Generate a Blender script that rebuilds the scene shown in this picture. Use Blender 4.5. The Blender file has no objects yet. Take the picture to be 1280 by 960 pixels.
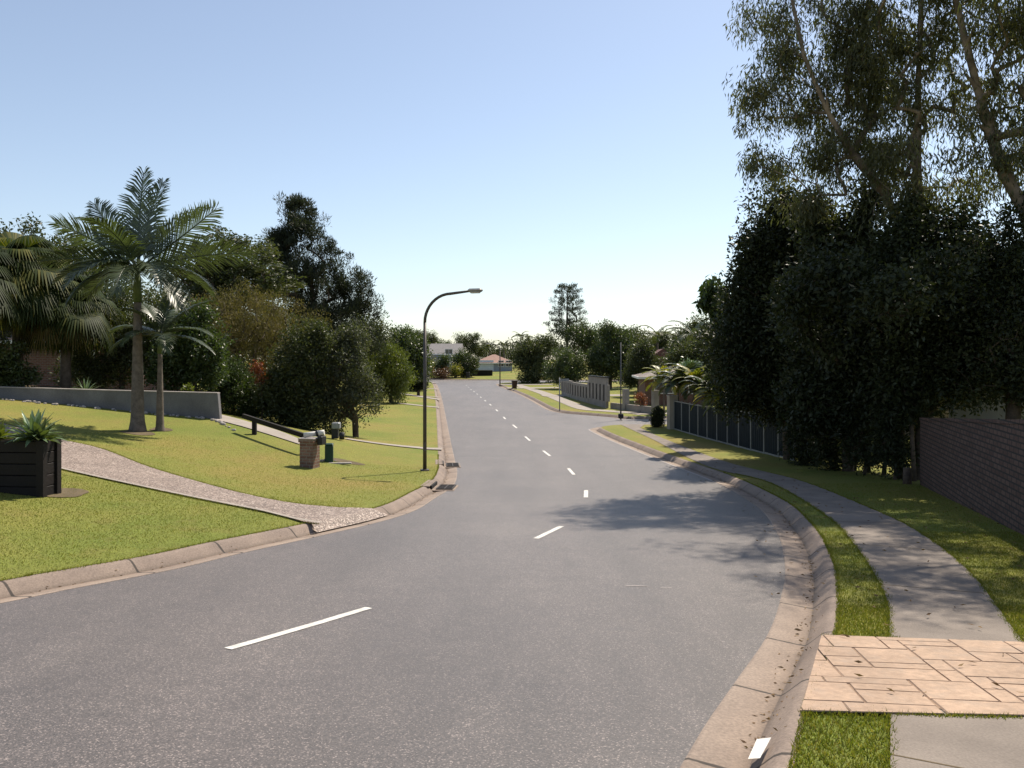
import bpy, math, random
import numpy as np
from mathutils import Vector, geometry
random.seed(7); rng = np.random.default_rng(7)
R = math.radians
scene = bpy.context.scene
COL = scene.collection
EYE = 3.8            # camera height, metres
F = 1000.0           # focal length in photo pixels (photo 1280 x 960)
CX, HY = 640.0, 450.0

# ------------------------------------------------------------------ terrain
_PY = [-60, -10, 0, 4.5, 8, 13.7, 20, 26, 32, 38, 44, 50, 57, 63, 70, 82, 95, 107, 118, 126, 140, 160, 200, 300, 700]
_PD = [0.4, 1.55, 1.78, 2.3, 2.66, 2.96, 3.33, 3.6, 3.72, 3.77, 3.73, 3.69, 3.62, 3.57, 3.55, 3.50, 3.46, 3.40, 3.34, 3.2, 2.75, 2.2, 1.3, 0.2, 0.0]
_gy = np.arange(-70, 701, 0.5)
_gd = np.interp(_gy, _PY, _PD)
_k = np.hanning(15); _k /= _k.sum()
_gd = np.convolve(np.pad(_gd, 7, mode='edge'), _k, mode='valid')
def drop(y): return np.interp(y, _gy, _gd)
def road_z(x, y): return EYE - drop(y)

def unproj(px, py, zf):
    """ground point seen at photo pixel (px, py)"""
    a = (px - CX) / F; b = (py - HY) / F
    ys = np.concatenate([np.arange(2, 60, 0.05), np.arange(60, 400, 0.25)])
    dz = (EYE - b * ys) - zf(a * ys, ys)
    i = int(np.argmax(dz <= 0))
    if dz[i] > 0: i = len(ys) - 1
    y0, y1 = ys[max(i - 1, 0)], ys[i]
    d0, d1 = dz[max(i - 1, 0)], dz[i]
    y = y1 if d0 == d1 else y0 + (y1 - y0) * d0 / (d0 - d1)
    return (a * y, y)

def spline(pts, step=0.5):
    P = [np.array(p, float) for p in pts]
    P = [2 * P[0] - P[1]] + P + [2 * P[-1] - P[-2]]
    out = []
    for i in range(1, len(P) - 2):
        p0, p1, p2, p3 = P[i - 1:i + 3]
        n = max(2, int(np.linalg.norm(p2 - p1) / step))
        for k in range(n):
            t = k / n
            out.append(0.5 * ((2 * p1) + (-p0 + p2) * t + (2 * p0 - 5 * p1 + 4 * p2 - p3) * t * t + (-p0 + 3 * p1 - 3 * p2 + p3) * t ** 3))
    out.append(P[-2])
    return np.array(out)

def offset(line, d):
    """offset a 2-D polyline to its left (positive d) """
    t = np.gradient(line, axis=0); t /= np.linalg.norm(t, axis=1)[:, None] + 1e-9
    n = np.stack([-t[:, 1], t[:, 0]], 1)
    return line + n * d

RZ = road_z
up = lambda px, py: unproj(px, py, RZ)
# asphalt edges (world metres), traced on the road surface
KL = spline([(-16, -10), (-12.3, -3), (-8.9, 3.5)] + [up(*p) for p in [(0, 754.5), (75, 739), (217, 712), (300, 692), (400, 670), (480, 651), (520, 637.5), (545, 622), (566, 608), (571.5, 592), (568.5, 575), (561, 540), (555, 510), (550, 490)]] + [(-10.6, 112), (-12.0, 117), (-16, 120.5), (-30, 123), (-60, 126)], 0.4)
KR = spline([(-7.5, -12), (-3.4, -5.5), (-0.9, 0.2)] + [up(*p) for p in [(850, 960), (914, 860), (960, 793), (977, 743), (981, 706), (970, 664), (940, 629), (880, 596.5), (801, 566), (745, 542)]] + [(4.25, 43.2), (5.2, 44.7), (7.0, 45.2), (12, 45.2), (25, 44.5), (60, 43)], 0.4)
K2 = spline([(60, 49), (25, 50.0), (12, 50.3)] + [up(*p) for p in [(786, 524), (762, 521.5), (720, 518), (699, 516), (681, 511), (658, 498), (639, 489), (620, 481)]] + [(-1.2, 114.5), (2, 116.5), (10, 117.5), (60, 119)], 0.5)
KF = spline([(60, 126), (10, 124.5), (-6, 126), (-20, 129), (-60, 133)], 1.0)
_o = np.argsort(KL[:, 1])
def xl(y): return np.interp(y, KL[_o, 1], KL[_o, 0])

# left bank: rise above the road profile, thin-plate through measured points
_cp = [(-8, 14, .57), (-12, 14, .95), (-9.6, 17, .80), (-12.4, 22, 1.2), (-12.1, 26, 1.27), (-10.6, 29, 1.5), (-14.5, 29, 1.88), (-18.5, 29, 2.25), (-6.1, 24, .32), (-5.75, 25, .36),
       (-7.6, 28, .86), (-11.5, 32, 1.5), (-6.8, 35, .36), (-10, 45, .6), (-10, 68, .2), (-20, 50, 1.4), (-20, 80, .8), (-22, 108, .5), (-30, 30, 3.0), (-25, 15, 2.0), (-16, 8, 1.3), (-13, 3, .7),
       (-14, 95, .2), (-50, 60, 2.0), (-50, 20, 3.5), (-50, 100, 1.0), (-30, -5, 1.5), (-19, -8, .4), (-9, 55, .28), (-4.6, 26, .2), (-5.2, 22, .2), (-6.5, 20, .38)]
_kb = offset(KL, .60)
_cp += [(p[0], p[1], .13) for p in _kb[::12] if p[1] < 116]
_cp += [(-20, 124, .15), (-40, 127, .15), (-60, 130, .2)]
_cp = np.array(_cp)
def _phi(r): return np.where(r > 1e-9, r * r * np.log(r + 1e-12), 0)
_n = len(_cp)
_A = np.zeros((_n + 3, _n + 3)); _d = np.linalg.norm(_cp[:, None, :2] - _cp[None, :, :2], axis=2)
_A[:_n, :_n] = _phi(_d) + np.eye(_n) * .3; _A[:_n, _n] = 1; _A[:_n, n1 := _n + 1] = _cp[:, 0]; _A[:_n, _n + 2] = _cp[:, 1]
_A[_n:, :_n] = _A[:_n, _n:].T
_w = np.linalg.solve(_A, np.concatenate([_cp[:, 2], [0, 0, 0]]))
def _tps(x, y):
    x = np.asarray(x, float); y = np.asarray(y, float); sh = np.broadcast(x, y).shape
    x = np.broadcast_to(x, sh).ravel(); y = np.broadcast_to(y, sh).ravel()
    r = np.sqrt((x[:, None] - _cp[None, :, 0]) ** 2 + (y[:, None] - _cp[None, :, 1]) ** 2)
    return (_phi(r) @ _w[:_n] + _w[_n] + _w[_n + 1] * x + _w[_n + 2] * y).reshape(sh)
def rise(x, y):
    x = np.asarray(x, float); y = np.asarray(y, float)
    l = np.clip(_tps(np.clip(x, -60, 10), np.clip(y, -12, 125)), .12, 4.0)
    e = np.clip((xl(y) - .6 - x) / .6, 0, 1)                      # meets the kerb back exactly
    l = .13 + (l - .13) * e
    rgt = .13 + .02 * np.clip(x - 11, 0, 40) + .45 * np.exp(-((x - 6.0) / 10) ** 2 - ((y - 146) / 12) ** 2)
    return np.where((x < xl(y) + .1) & (y < 128), l, rgt)
def land_z(x, y): return EYE - drop(y) + rise(x, y)
def lz(x, y): return float(land_z(x, y))
ug = lambda px, py: unproj(px, py, land_z)
def at(px, Y): return ((px - CX) / F * Y, Y)

# ------------------------------------------------------------------ materials
M = {}
def nt(name):
    m = bpy.data.materials.new(name); m.use_nodes = True
    n = m.node_tree.nodes; l = m.node_tree.links
    b = n['Principled BSDF']
    M[name] = m
    return m, n, l, b
def coords(n, l, kind='Object', scale=None):
    t = n.new('ShaderNodeTexCoord'); o = t.outputs[kind]
    if scale:
        mp = n.new('ShaderNodeMapping'); mp.inputs['Scale'].default_value = scale
        l.new(o, mp.inputs['Vector']); o = mp.outputs['Vector']
    return o
def noise(n, l, vec, scale, detail=3, rough=.55):
    t = n.new('ShaderNodeTexNoise'); t.inputs['Scale'].default_value = scale
    t.inputs['Detail'].default_value = detail; t.inputs['Roughness'].default_value = rough
    l.new(vec, t.inputs['Vector']); return t.outputs['Fac']
def ramp(n, l, fac, stops):
    r = n.new('ShaderNodeValToRGB'); e = r.color_ramp.elements
    while len(e) < len(stops): e.new(.5)
    for k, (p, c) in enumerate(stops):
        e[k].position = p; e[k].color = (c, c, c, 1) if isinstance(c, (int, float)) else (*c, 1)
    l.new(fac, r.inputs['Fac']); return r.outputs['Color']
def mixc(n, l, fac, a, b, mode='MIX'):
    m = n.new('ShaderNodeMix'); m.data_type = 'RGBA'; m.blend_type = mode
    for v, s in ((fac, m.inputs['Factor']), (a, m.inputs['A']), (b, m.inputs['B'])):
        if isinstance(v, (int, float)): s.default_value = v
        elif isinstance(v, tuple): s.default_value = (*v, 1)
        else: l.new(v, s)
    return m.outputs['Result']
def bump(n, l, b, h, strength, dist=.01):
    bp = n.new('ShaderNodeBump'); bp.inputs['Strength'].default_value = strength; bp.inputs['Distance'].default_value = dist
    l.new(h, bp.inputs['Height']); l.new(bp.outputs['Normal'], b.inputs['Normal'])
def pm(name, c1, c2=None, scale=4, rough=.8, bmp=.2, spec=.3, metal=0, fine=60, kind='Object'):
    m, n, l, b = nt(name)
    c2 = c2 or tuple(x * .75 for x in c1)
    v = coords(n, l, kind)
    f = noise(n, l, v, scale, 4); g = noise(n, l, v, fine, 2)
    c = ramp(n, l, f, [(.3, c2), (.7, c1)])
    c = mixc(n, l, .35, c, ramp(n, l, g, [(.3, .55), (.7, 1.3)]), 'MULTIPLY')
    l.new(c, b.inputs['Base Color'])
    b.inputs['Roughness'].default_value = rough; b.inputs['Metallic'].default_value = metal
    b.inputs['Specular IOR Level'].default_value = spec
    if bmp: bump(n, l, b, g, bmp)
    return m
def leafmat(name, c1, c2, trans=.3, rough=.42, spec=.5, third=None):
    m, n, l, b = nt(name)
    a = n.new('ShaderNodeAttribute'); a.attribute_name = 'var'
    st = [(0, c2), (.8, c1)] if not third else [(0, c2), (.6, c1), (1, third)]
    c = ramp(n, l, a.outputs['Fac'], st)
    l.new(c, b.inputs['Base Color']); b.inputs['Roughness'].default_value = rough
    b.inputs['Specular IOR Level'].default_value = spec
    t = n.new('ShaderNodeBsdfTranslucent')
    tc = mixc(n, l, 1.0, c, (1.35, 1.45, .55), 'MULTIPLY'); l.new(tc, t.inputs['Color'])
    mx = n.new('ShaderNodeMixShader'); mx.inputs[0].default_value = trans
    l.new(b.outputs[0], mx.inputs[1]); l.new(t.outputs[0], mx.inputs[2])
    l.new(mx.outputs[0], n['Material Output'].inputs['Surface'])
    return m
def bricks(name, c1, c2, mortar, bw=.24, bh=.086, ms=.012):
    m, n, l, b = nt(name)
    v = coords(n, l, 'UV')
    t = n.new('ShaderNodeTexBrick'); l.new(v, t.inputs['Vector'])
    t.inputs['Scale'].default_value = 1; t.inputs['Brick Width'].default_value = bw; t.inputs['Row Height'].default_value = bh
    t.inputs['Mortar Size'].default_value = ms; t.inputs['Mortar Smooth'].default_value = .2; t.inputs['Bias'].default_value = 0
    t.inputs['Color1'].default_value = (*c1, 1); t.inputs['Color2'].default_value = (*c2, 1); t.inputs['Mortar'].default_value = (*mortar, 1)
    g = noise(n, l, v, 25, 4)
    c = mixc(n, l, .6, t.outputs['Color'], ramp(n, l, g, [(.25, .5), (.75, 1.35)]), 'MULTIPLY')
    l.new(c, b.inputs['Base Color']); b.inputs['Roughness'].default_value = .9
    mm = n.new('ShaderNodeMath'); mm.operation = 'SUBTRACT'; l.new(g, mm.inputs[0]); l.new(t.outputs['Fac'], mm.inputs[1])
    bump(n, l, b, mm.outputs[0], .7, .012)
    return m

def mat_asphalt():
    m, n, l, b = nt('asphalt')
    v = coords(n, l)
    big = noise(n, l, v, .35, 4, .6); mid = noise(n, l, v, 3.0, 5, .65)
    c = ramp(n, l, big, [(.3, (.077, .063, .058)), (.7, (.108, .089, .079))])
    c = mixc(n, l, .45, c, ramp(n, l, mid, [(.3, .72), (.7, 1.22)]), 'MULTIPLY')
    vo = n.new('ShaderNodeTexVoronoi'); vo.inputs['Scale'].default_value = 112; l.new(v, vo.inputs['Vector'])
    sep = n.new('ShaderNodeSeparateColor'); l.new(vo.outputs['Color'], sep.inputs[0])
    st = ramp(n, l, sep.outputs[0], [(0, .35), (.5, .8), (.88, 1.25), (1.0, 3.6)])
    c = mixc(n, l, .9, c, st, 'MULTIPLY')
    c = mixc(n, l, .8, c, ramp(n, l, noise(n, l, coords(n, l, 'Object', (1, .12, 1)), .9, 4, .6), [(.32, .76), (.66, 1.16)]), 'MULTIPLY')
    c = mixc(n, l, ramp(n, l, noise(n, l, v, 1.1, 4, .7), [(.66, 0), (.74, .5)]), c, (.055, .048, .046))
    # long tar seams and transverse joints
    wv = noise(n, l, coords(n, l, 'Object', (.5, .5, .5)), 1.2, 3)
    sx = n.new('ShaderNodeSeparateXYZ'); l.new(v, sx.inputs[0])
    ad = n.new('ShaderNodeMath'); ad.operation = 'MULTIPLY_ADD'; l.new(wv, ad.inputs[0]); ad.inputs[1].default_value = .8; l.new(sx.outputs['Y'], ad.inputs[2])
    dm = None
    for yy in (31.2, 38.9, 63.0, 84.0):
        s = n.new('ShaderNodeMath'); s.operation = 'SUBTRACT'; l.new(ad.outputs[0], s.inputs[0]); s.inputs[1].default_value = yy
        q = n.new('ShaderNodeMath'); q.operation = 'ABSOLUTE'; l.new(s.outputs[0], q.inputs[0])
        if dm is None: dm = q.outputs[0]
        else:
            mn = n.new('ShaderNodeMath'); mn.operation = 'MINIMUM'; l.new(dm, mn.inputs[0]); l.new(q.outputs[0], mn.inputs[1]); dm = mn.outputs[0]
    c = mixc(n, l, 1, c, ramp(n, l, dm, [(0, .45), (.05, .55), (.085, 1)]), 'MULTIPLY')
    # fine irregular cracks
    vc = n.new('ShaderNodeTexVoronoi'); vc.feature = 'DISTANCE_TO_EDGE'; vc.inputs['Scale'].default_value = .22
    vd = n.new('ShaderNodeVectorMath'); vd.operation = 'ADD'
    nn = n.new('ShaderNodeTexNoise'); nn.inputs['Scale'].default_value = 1.1; nn.inputs['Detail'].default_value = 5; l.new(v, nn.inputs['Vector'])
    l.new(v, vd.inputs[0]); l.new(nn.outputs['Color'], vd.inputs[1]); l.new(vd.outputs[0], vc.inputs['Vector'])
    msk = ramp(n, l, noise(n, l, v, .12, 2), [(.5, 0), (.62, .5)])
    c = mixc(n, l, msk, c, mixc(n, l, 1, c, ramp(n, l, vc.outputs['Distance'], [(0, .5), (.0045, 1)]), 'MULTIPLY'))
    l.new(c, b.inputs['Base Color']); b.inputs['Roughness'].default_value = .58; b.inputs['Specular IOR Level'].default_value = .75; b.inputs['Sheen Weight'].default_value = .15; b.inputs['Sheen Roughness'].default_value = .45; b.inputs['Sheen Tint'].default_value = (1, .93, .86, 1)
    bump(n, l, b, sep.outputs[0], .55, .006)
mat_asphalt()

def mat_lawn():
    m, n, l, b = nt('lawn')
    v = coords(n, l)
    big = noise(n, l, v, .22, 4, .6); mid = noise(n, l, v, 1.6, 5, .65); fn = noise(n, l, coords(n, l, 'Object', (1, .6, 1)), 38, 4, .7)
    c = ramp(n, l, big, [(.32, (.24, .19, .056)), (.5, (.195, .195, .044)), (.66, (.145, .175, .034))])
    c = mixc(n, l, ramp(n, l, mid, [(.52, 0), (.75, .5)]), c, (.20, .155, .055))
    c = mixc(n, l, .8, c, ramp(n, l, fn, [(.3, .45), (.7, 1.5)]), 'MULTIPLY')
    l.new(c, b.inputs['Base Color']); b.inputs['Roughness'].default_value = .85; b.inputs['Specular IOR Level'].default_value = .15
    bump(n, l, b, fn, .9, .03)
mat_lawn()
def mat_kerb():
    m, n, l, b = nt('kerb_concrete')
    v = coords(n, l, 'UV'); o = coords(n, l)
    sx = n.new('ShaderNodeSeparateXYZ'); l.new(v, sx.inputs[0])
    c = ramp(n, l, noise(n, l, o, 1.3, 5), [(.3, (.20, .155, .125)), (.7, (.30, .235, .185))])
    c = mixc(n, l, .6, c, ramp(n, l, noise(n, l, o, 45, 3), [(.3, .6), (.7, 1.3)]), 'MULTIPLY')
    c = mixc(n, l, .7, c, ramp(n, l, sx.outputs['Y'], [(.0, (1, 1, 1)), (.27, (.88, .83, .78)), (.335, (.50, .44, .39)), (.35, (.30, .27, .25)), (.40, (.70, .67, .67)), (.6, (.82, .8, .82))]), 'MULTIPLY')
    md = n.new('ShaderNodeMath'); md.operation = 'PINGPONG'; l.new(sx.outputs['X'], md.inputs[0]); md.inputs[1].default_value = .78
    nz = n.new('ShaderNodeMath'); nz.operation = 'MULTIPLY_ADD'; l.new(noise(n, l, o, 9, 2), nz.inputs[0]); nz.inputs[1].default_value = -.02; l.new(md.outputs[0], nz.inputs[2])
    c = mixc(n, l, 1, c, ramp(n, l, nz.outputs[0], [(0, .18), (.004, .3), (.012, 1)]), 'MULTIPLY')
    l.new(c, b.inputs['Base Color']); b.inputs['Roughness'].default_value = .85
    bump(n, l, b, noise(n, l, o, 60, 3), .35, .006)
mat_kerb()
def mat_stamped():
    m, n, l, b = nt('stamped_concrete')
    v = coords(n, l); f = noise(n, l, v, 1.4, 4); g = noise(n, l, v, 16, 6, .65)
    c = ramp(n, l, f, [(.3, (.28, .19, .13)), (.7, (.42, .29, .20))])
    c = mixc(n, l, .75, c, ramp(n, l, g, [(.3, .68), (.7, 1.25)]), 'MULTIPLY')
    c = mixc(n, l, ramp(n, l, noise(n, l, v, 5, 5, .7), [(.5, 0), (.7, .55)]), c, (.27, .21, .165))
    d = n.new('ShaderNodeVectorMath'); d.operation = 'MULTIPLY_ADD'
    nn = n.new('ShaderNodeTexNoise'); nn.inputs['Scale'].default_value = 2.2; nn.inputs['Detail'].default_value = 5; l.new(v, nn.inputs['Vector'])
    l.new(nn.outputs['Color'], d.inputs[0]); d.inputs[1].default_value = (.5, .5, 0); l.new(v, d.inputs[2])
    vc = n.new('ShaderNodeTexVoronoi'); vc.feature = 'DISTANCE_TO_EDGE'; vc.inputs['Scale'].default_value = .38; l.new(d.outputs[0], vc.inputs['Vector'])
    c = mixc(n, l, ramp(n, l, vc.outputs['Distance'], [(0, .85), (.0035, 0)]), c, (.14, .08, .055))
    l.new(c, b.inputs['Base Color']); b.inputs['Roughness'].default_value = .75
    bump(n, l, b, g, .55, .012)
pm('stamped_groove', (.29, .20, .135), (.21, .14, .10), 6, .9, .2)
mat_stamped()
def mat_pebble():
    m, n, l, b = nt('exposed_aggregate')
    v = coords(n, l); vo = n.new('ShaderNodeTexVoronoi'); vo.inputs['Scale'].default_value = 42; l.new(v, vo.inputs['Vector'])
    s = n.new('ShaderNodeSeparateColor'); l.new(vo.outputs['Color'], s.inputs[0])
    c = ramp(n, l, s.outputs[0], [(0, (.07, .052, .042)), (.4, (.17, .125, .10)), (.75, (.25, .19, .155)), (1, (.50, .42, .36))])
    c = mixc(n, l, .5, c, ramp(n, l, noise(n, l, v, .9, 4), [(.3, .75), (.7, 1.2)]), 'MULTIPLY')
    l.new(c, b.inputs['Base Color']); b.inputs['Roughness'].default_value = .7
    bump(n, l, b, vo.outputs['Distance'], -.8, .02)
mat_pebble()
pm('footpath', (.24, .205, .175), (.17, .145, .125), 1.6, .9, .3, fine=70)
pm('path_far', (.34, .30, .26), (.27, .24, .21), 2, .9, .1)
pm('soil', (.14, .105, .06), (.09, .07, .04), 3, .95, .6, fine=30)
pm('paint_white', (.70, .68, .63), (.50, .48, .44), 9, .6, .1, fine=90)
pm('block_grey', (.20, .195, .20), (.13, .125, .13), 1.2, .9, .4, fine=25)
pm('cap_pale', (.42, .38, .36), (.3, .27, .25), 3, .85, .2)
pm('timber_black', (.014, .009, .008), (.008, .006, .005), 3, .7, .5, fine=18)
pm('steel_pole', (.095, .08, .07), (.065, .055, .048), 6, .5, .1, spec=.5, metal=.3)
pm('steel_grey', (.30, .31, .32), (.22, .23, .24), 5, .5, .1, metal=.3)
pm('pole_grey', (.13, .13, .13), (.09, .09, .09), 5, .6, .1)
pm('lamp_head', (.32, .31, .30), (.22, .21, .2), 8, .5, 0)
pm('lamp_lens', (.55, .53, .48), (.45, .43, .4), 8, .3, 0, spec=.6)
pm('green_plastic', (.008, .05, .033), (.006, .035, .024), 3, .5, .1, spec=.4)
pm('dark_plastic', (.02, .02, .022), (.012, .012, .013), 3, .5, .1, spec=.4)
pm('maroon_plastic', (.045, .014, .012), (.03, .01, .01), 3, .5, .1, spec=.4)
pm('cast_iron', (.06, .05, .045), (.03, .025, .022), 8, .65, .3)
pm('bark', (.13, .095, .07), (.055, .042, .033), 5, .9, .8, fine=22)
pm('bark_pale', (.30, .24, .19), (.12, .095, .075), 2.5, .85, .5, fine=14)
pm('palm_trunk', (.19, .155, .125), (.09, .075, .06), 6, .9, .7, fine=30)
pm('crownshaft', (.10, .14, .05), (.07, .10, .035), 5, .5, .1)
pm('fence_dark', (.018, .026, .032), (.013, .019, .024), 2, .7, .03, spec=.12)
pm('fence_frame', (.30, .30, .28), (.22, .22, .21), 5, .6, .1)
pm('render_cream', (.42, .37, .31), (.33, .29, .24), 2, .9, .2)
pm('render_grey', (.32, .29, .26), (.23, .21, .19), 2, .9, .2)
pm('wall_blue', (.30, .33, .38), (.25, .28, .33), 2, .8, .1)
pm('wall_white', (.62, .60, .56), (.52, .50, .47), 2, .8, .1)
pm('door_white', (.62, .66, .70), (.55, .6, .64), 2, .5, .05)
pm('roof_grey', (.24, .225, .22), (.18, .17, .165), 3, .8, .2)
pm('trim_white', (.78, .77, .75), (.7, .69, .67), 3, .6, 0)
pm('car_white', (.80, .80, .80), (.76, .76, .76), 3, .25, 0, spec=.6)
pm('rubber', (.02, .02, .02), (.015, .015, .015), 6, .8, .1)
pm('flower_white', (.6, .6, .55), (.4, .4, .35), 6, .7, 0)
def glass():
    m, n, l, b = nt('glass_dark'); b.inputs['Base Color'].default_value = (.02, .025, .03, 1); b.inputs['Roughness'].default_value = .08
    b.inputs['Specular IOR Level'].default_value = .7
glass()
def tiles(name, c1, c2):
    m, n, l, b = nt(name); v = coords(n, l, 'UV')
    t = n.new('ShaderNodeTexBrick'); l.new(v, t.inputs['Vector']); t.inputs['Scale'].default_value = 1
    t.inputs['Brick Width'].default_value = .3; t.inputs['Row Height'].default_value = .32; t.inputs['Mortar Size'].default_value = .02
    t.inputs['Color1'].default_value = (*c1, 1); t.inputs['Color2'].default_value = (*c2, 1); t.inputs['Mortar'].default_value = tuple(x * .45 for x in c2) + (1,)
    l.new(t.outputs['Color'], b.inputs['Base Color']); b.inputs['Roughness'].default_value = .75
    bump(n, l, b, t.outputs['Fac'], -.5, .03)
tiles('roof_red', (.30, .165, .12), (.24, .13, .10)); tiles('roof_brown', (.22, .175, .15), (.17, .135, .115)); tiles('roof_darkred', (.15, .06, .045), (.12, .05, .04))
bricks('brick_brown', (.10, .055, .043), (.15, .09, .072), (.035, .03, .026), bh=.10, ms=.016)
bricks('brick_red', (.15, .06, .04), (.20, .085, .055), (.20, .17, .14))
bricks('brick_pier', (.16, .08, .055), (.26, .15, .11), (.24, .21, .17), .23, .09)
leafmat('leaf_dark', (.042, .052, .023), (.014, .020, .009), .25, .5, .28)
leafmat('leaf_deep', (.066, .080, .034), (.028, .038, .016), .3, .5, .3, (.095, .10, .035))
leafmat('leaf_conifer', (.048, .058, .034), (.022, .030, .020), .18, .6, .25)
leafmat('leaf_euc', (.115, .122, .070), (.048, .056, .034), .38, .5, .3, (.14, .12, .05))
leafmat('leaf_glossy', (.065, .095, .028), (.03, .048, .016), .32, .42, .4)
leafmat('leaf_grey', (.10, .11, .065), (.045, .055, .03), .3, .5, .35)
leafmat('leaf_olive', (.16, .135, .055), (.08, .075, .032), .3, .6, .2, (.14, .10, .05))
leafmat('leaf_lime', (.12, .14, .026), (.06, .085, .018), .38)
leafmat('leaf_mid', (.075, .10, .034), (.036, .052, .018), .32)
leafmat('leaf_golden', (.20, .20, .030), (.09, .12, .022), .42, third=(.42, .30, .05))
leafmat('leaf_palm', (.075, .098, .05), (.038, .052, .028), .25, .36, .55)
leafmat('leaf_fan', (.036, .054, .015), (.012, .020, .007), .32, .55, .12, (.16, .145, .035))
leafmat('leaf_dead', (.16, .12, .05), (.08, .06, .03), .3, .7, .1)
leafmat('leaf_agave', (.17, .24, .13), (.09, .14, .07), .12, .35, .5)
leafmat('leaf_orange', (.16, .075, .035), (.08, .045, .025), .25)
leafmat('leaf_red', (.26, .07, .035), (.09, .05, .02), .3)
leafmat('blade', (.18, .185, .036), (.11, .14, .026), .4, .6, .12, (.26, .21, .07))
leafmat('litter', (.22, .15, .08), (.12, .07, .04), .1, .8, .1)

# ------------------------------------------------------------------ object helpers
def tag(o, label=None, cat=None, group=None, kind=None):
    if label: o['label'] = label
    if cat: o['category'] = cat
    if group: o['group'] = group
    if kind: o['kind'] = kind
    return o
def empty(name, loc, rz=0, label=None, cat=None, group=None):
    o = bpy.data.objects.new(name, None); COL.objects.link(o); o.location = loc; o.rotation_euler = (0, 0, rz); o.empty_display_size = .2
    return tag(o, label, cat, group)
def link(name, me, mat, parent=None):
    o = bpy.data.objects.new(name, me); COL.objects.link(o)
    if isinstance(mat, str): mat = M[mat]
    me.materials.append(mat)
    if parent: o.parent = parent
    return o
def np_mesh(name, V, Fq, var=None, smooth=False):
    """V (n,3), Fq (m,k) uniform face size"""
    me = bpy.data.meshes.new(name); V = np.asarray(V, np.float32); Fq = np.asarray(Fq, np.int32)
    me.vertices.add(len(V)); me.vertices.foreach_set('co', V.ravel())
    k = Fq.shape[1]; me.loops.add(Fq.size); me.loops.foreach_set('vertex_index', Fq.ravel())
    me.polygons.add(len(Fq)); me.polygons.foreach_set('loop_start', np.arange(0, Fq.size, k, dtype=np.int32))
    if smooth: me.polygons.foreach_set('use_smooth', np.ones(len(Fq), bool))
    me.update(calc_edges=True)
    if var is not None:
        a = me.attributes.new('var', 'FLOAT', 'FACE'); a.data.foreach_set('value', np.clip(var, 0, 1).astype(np.float32))
    return me
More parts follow.
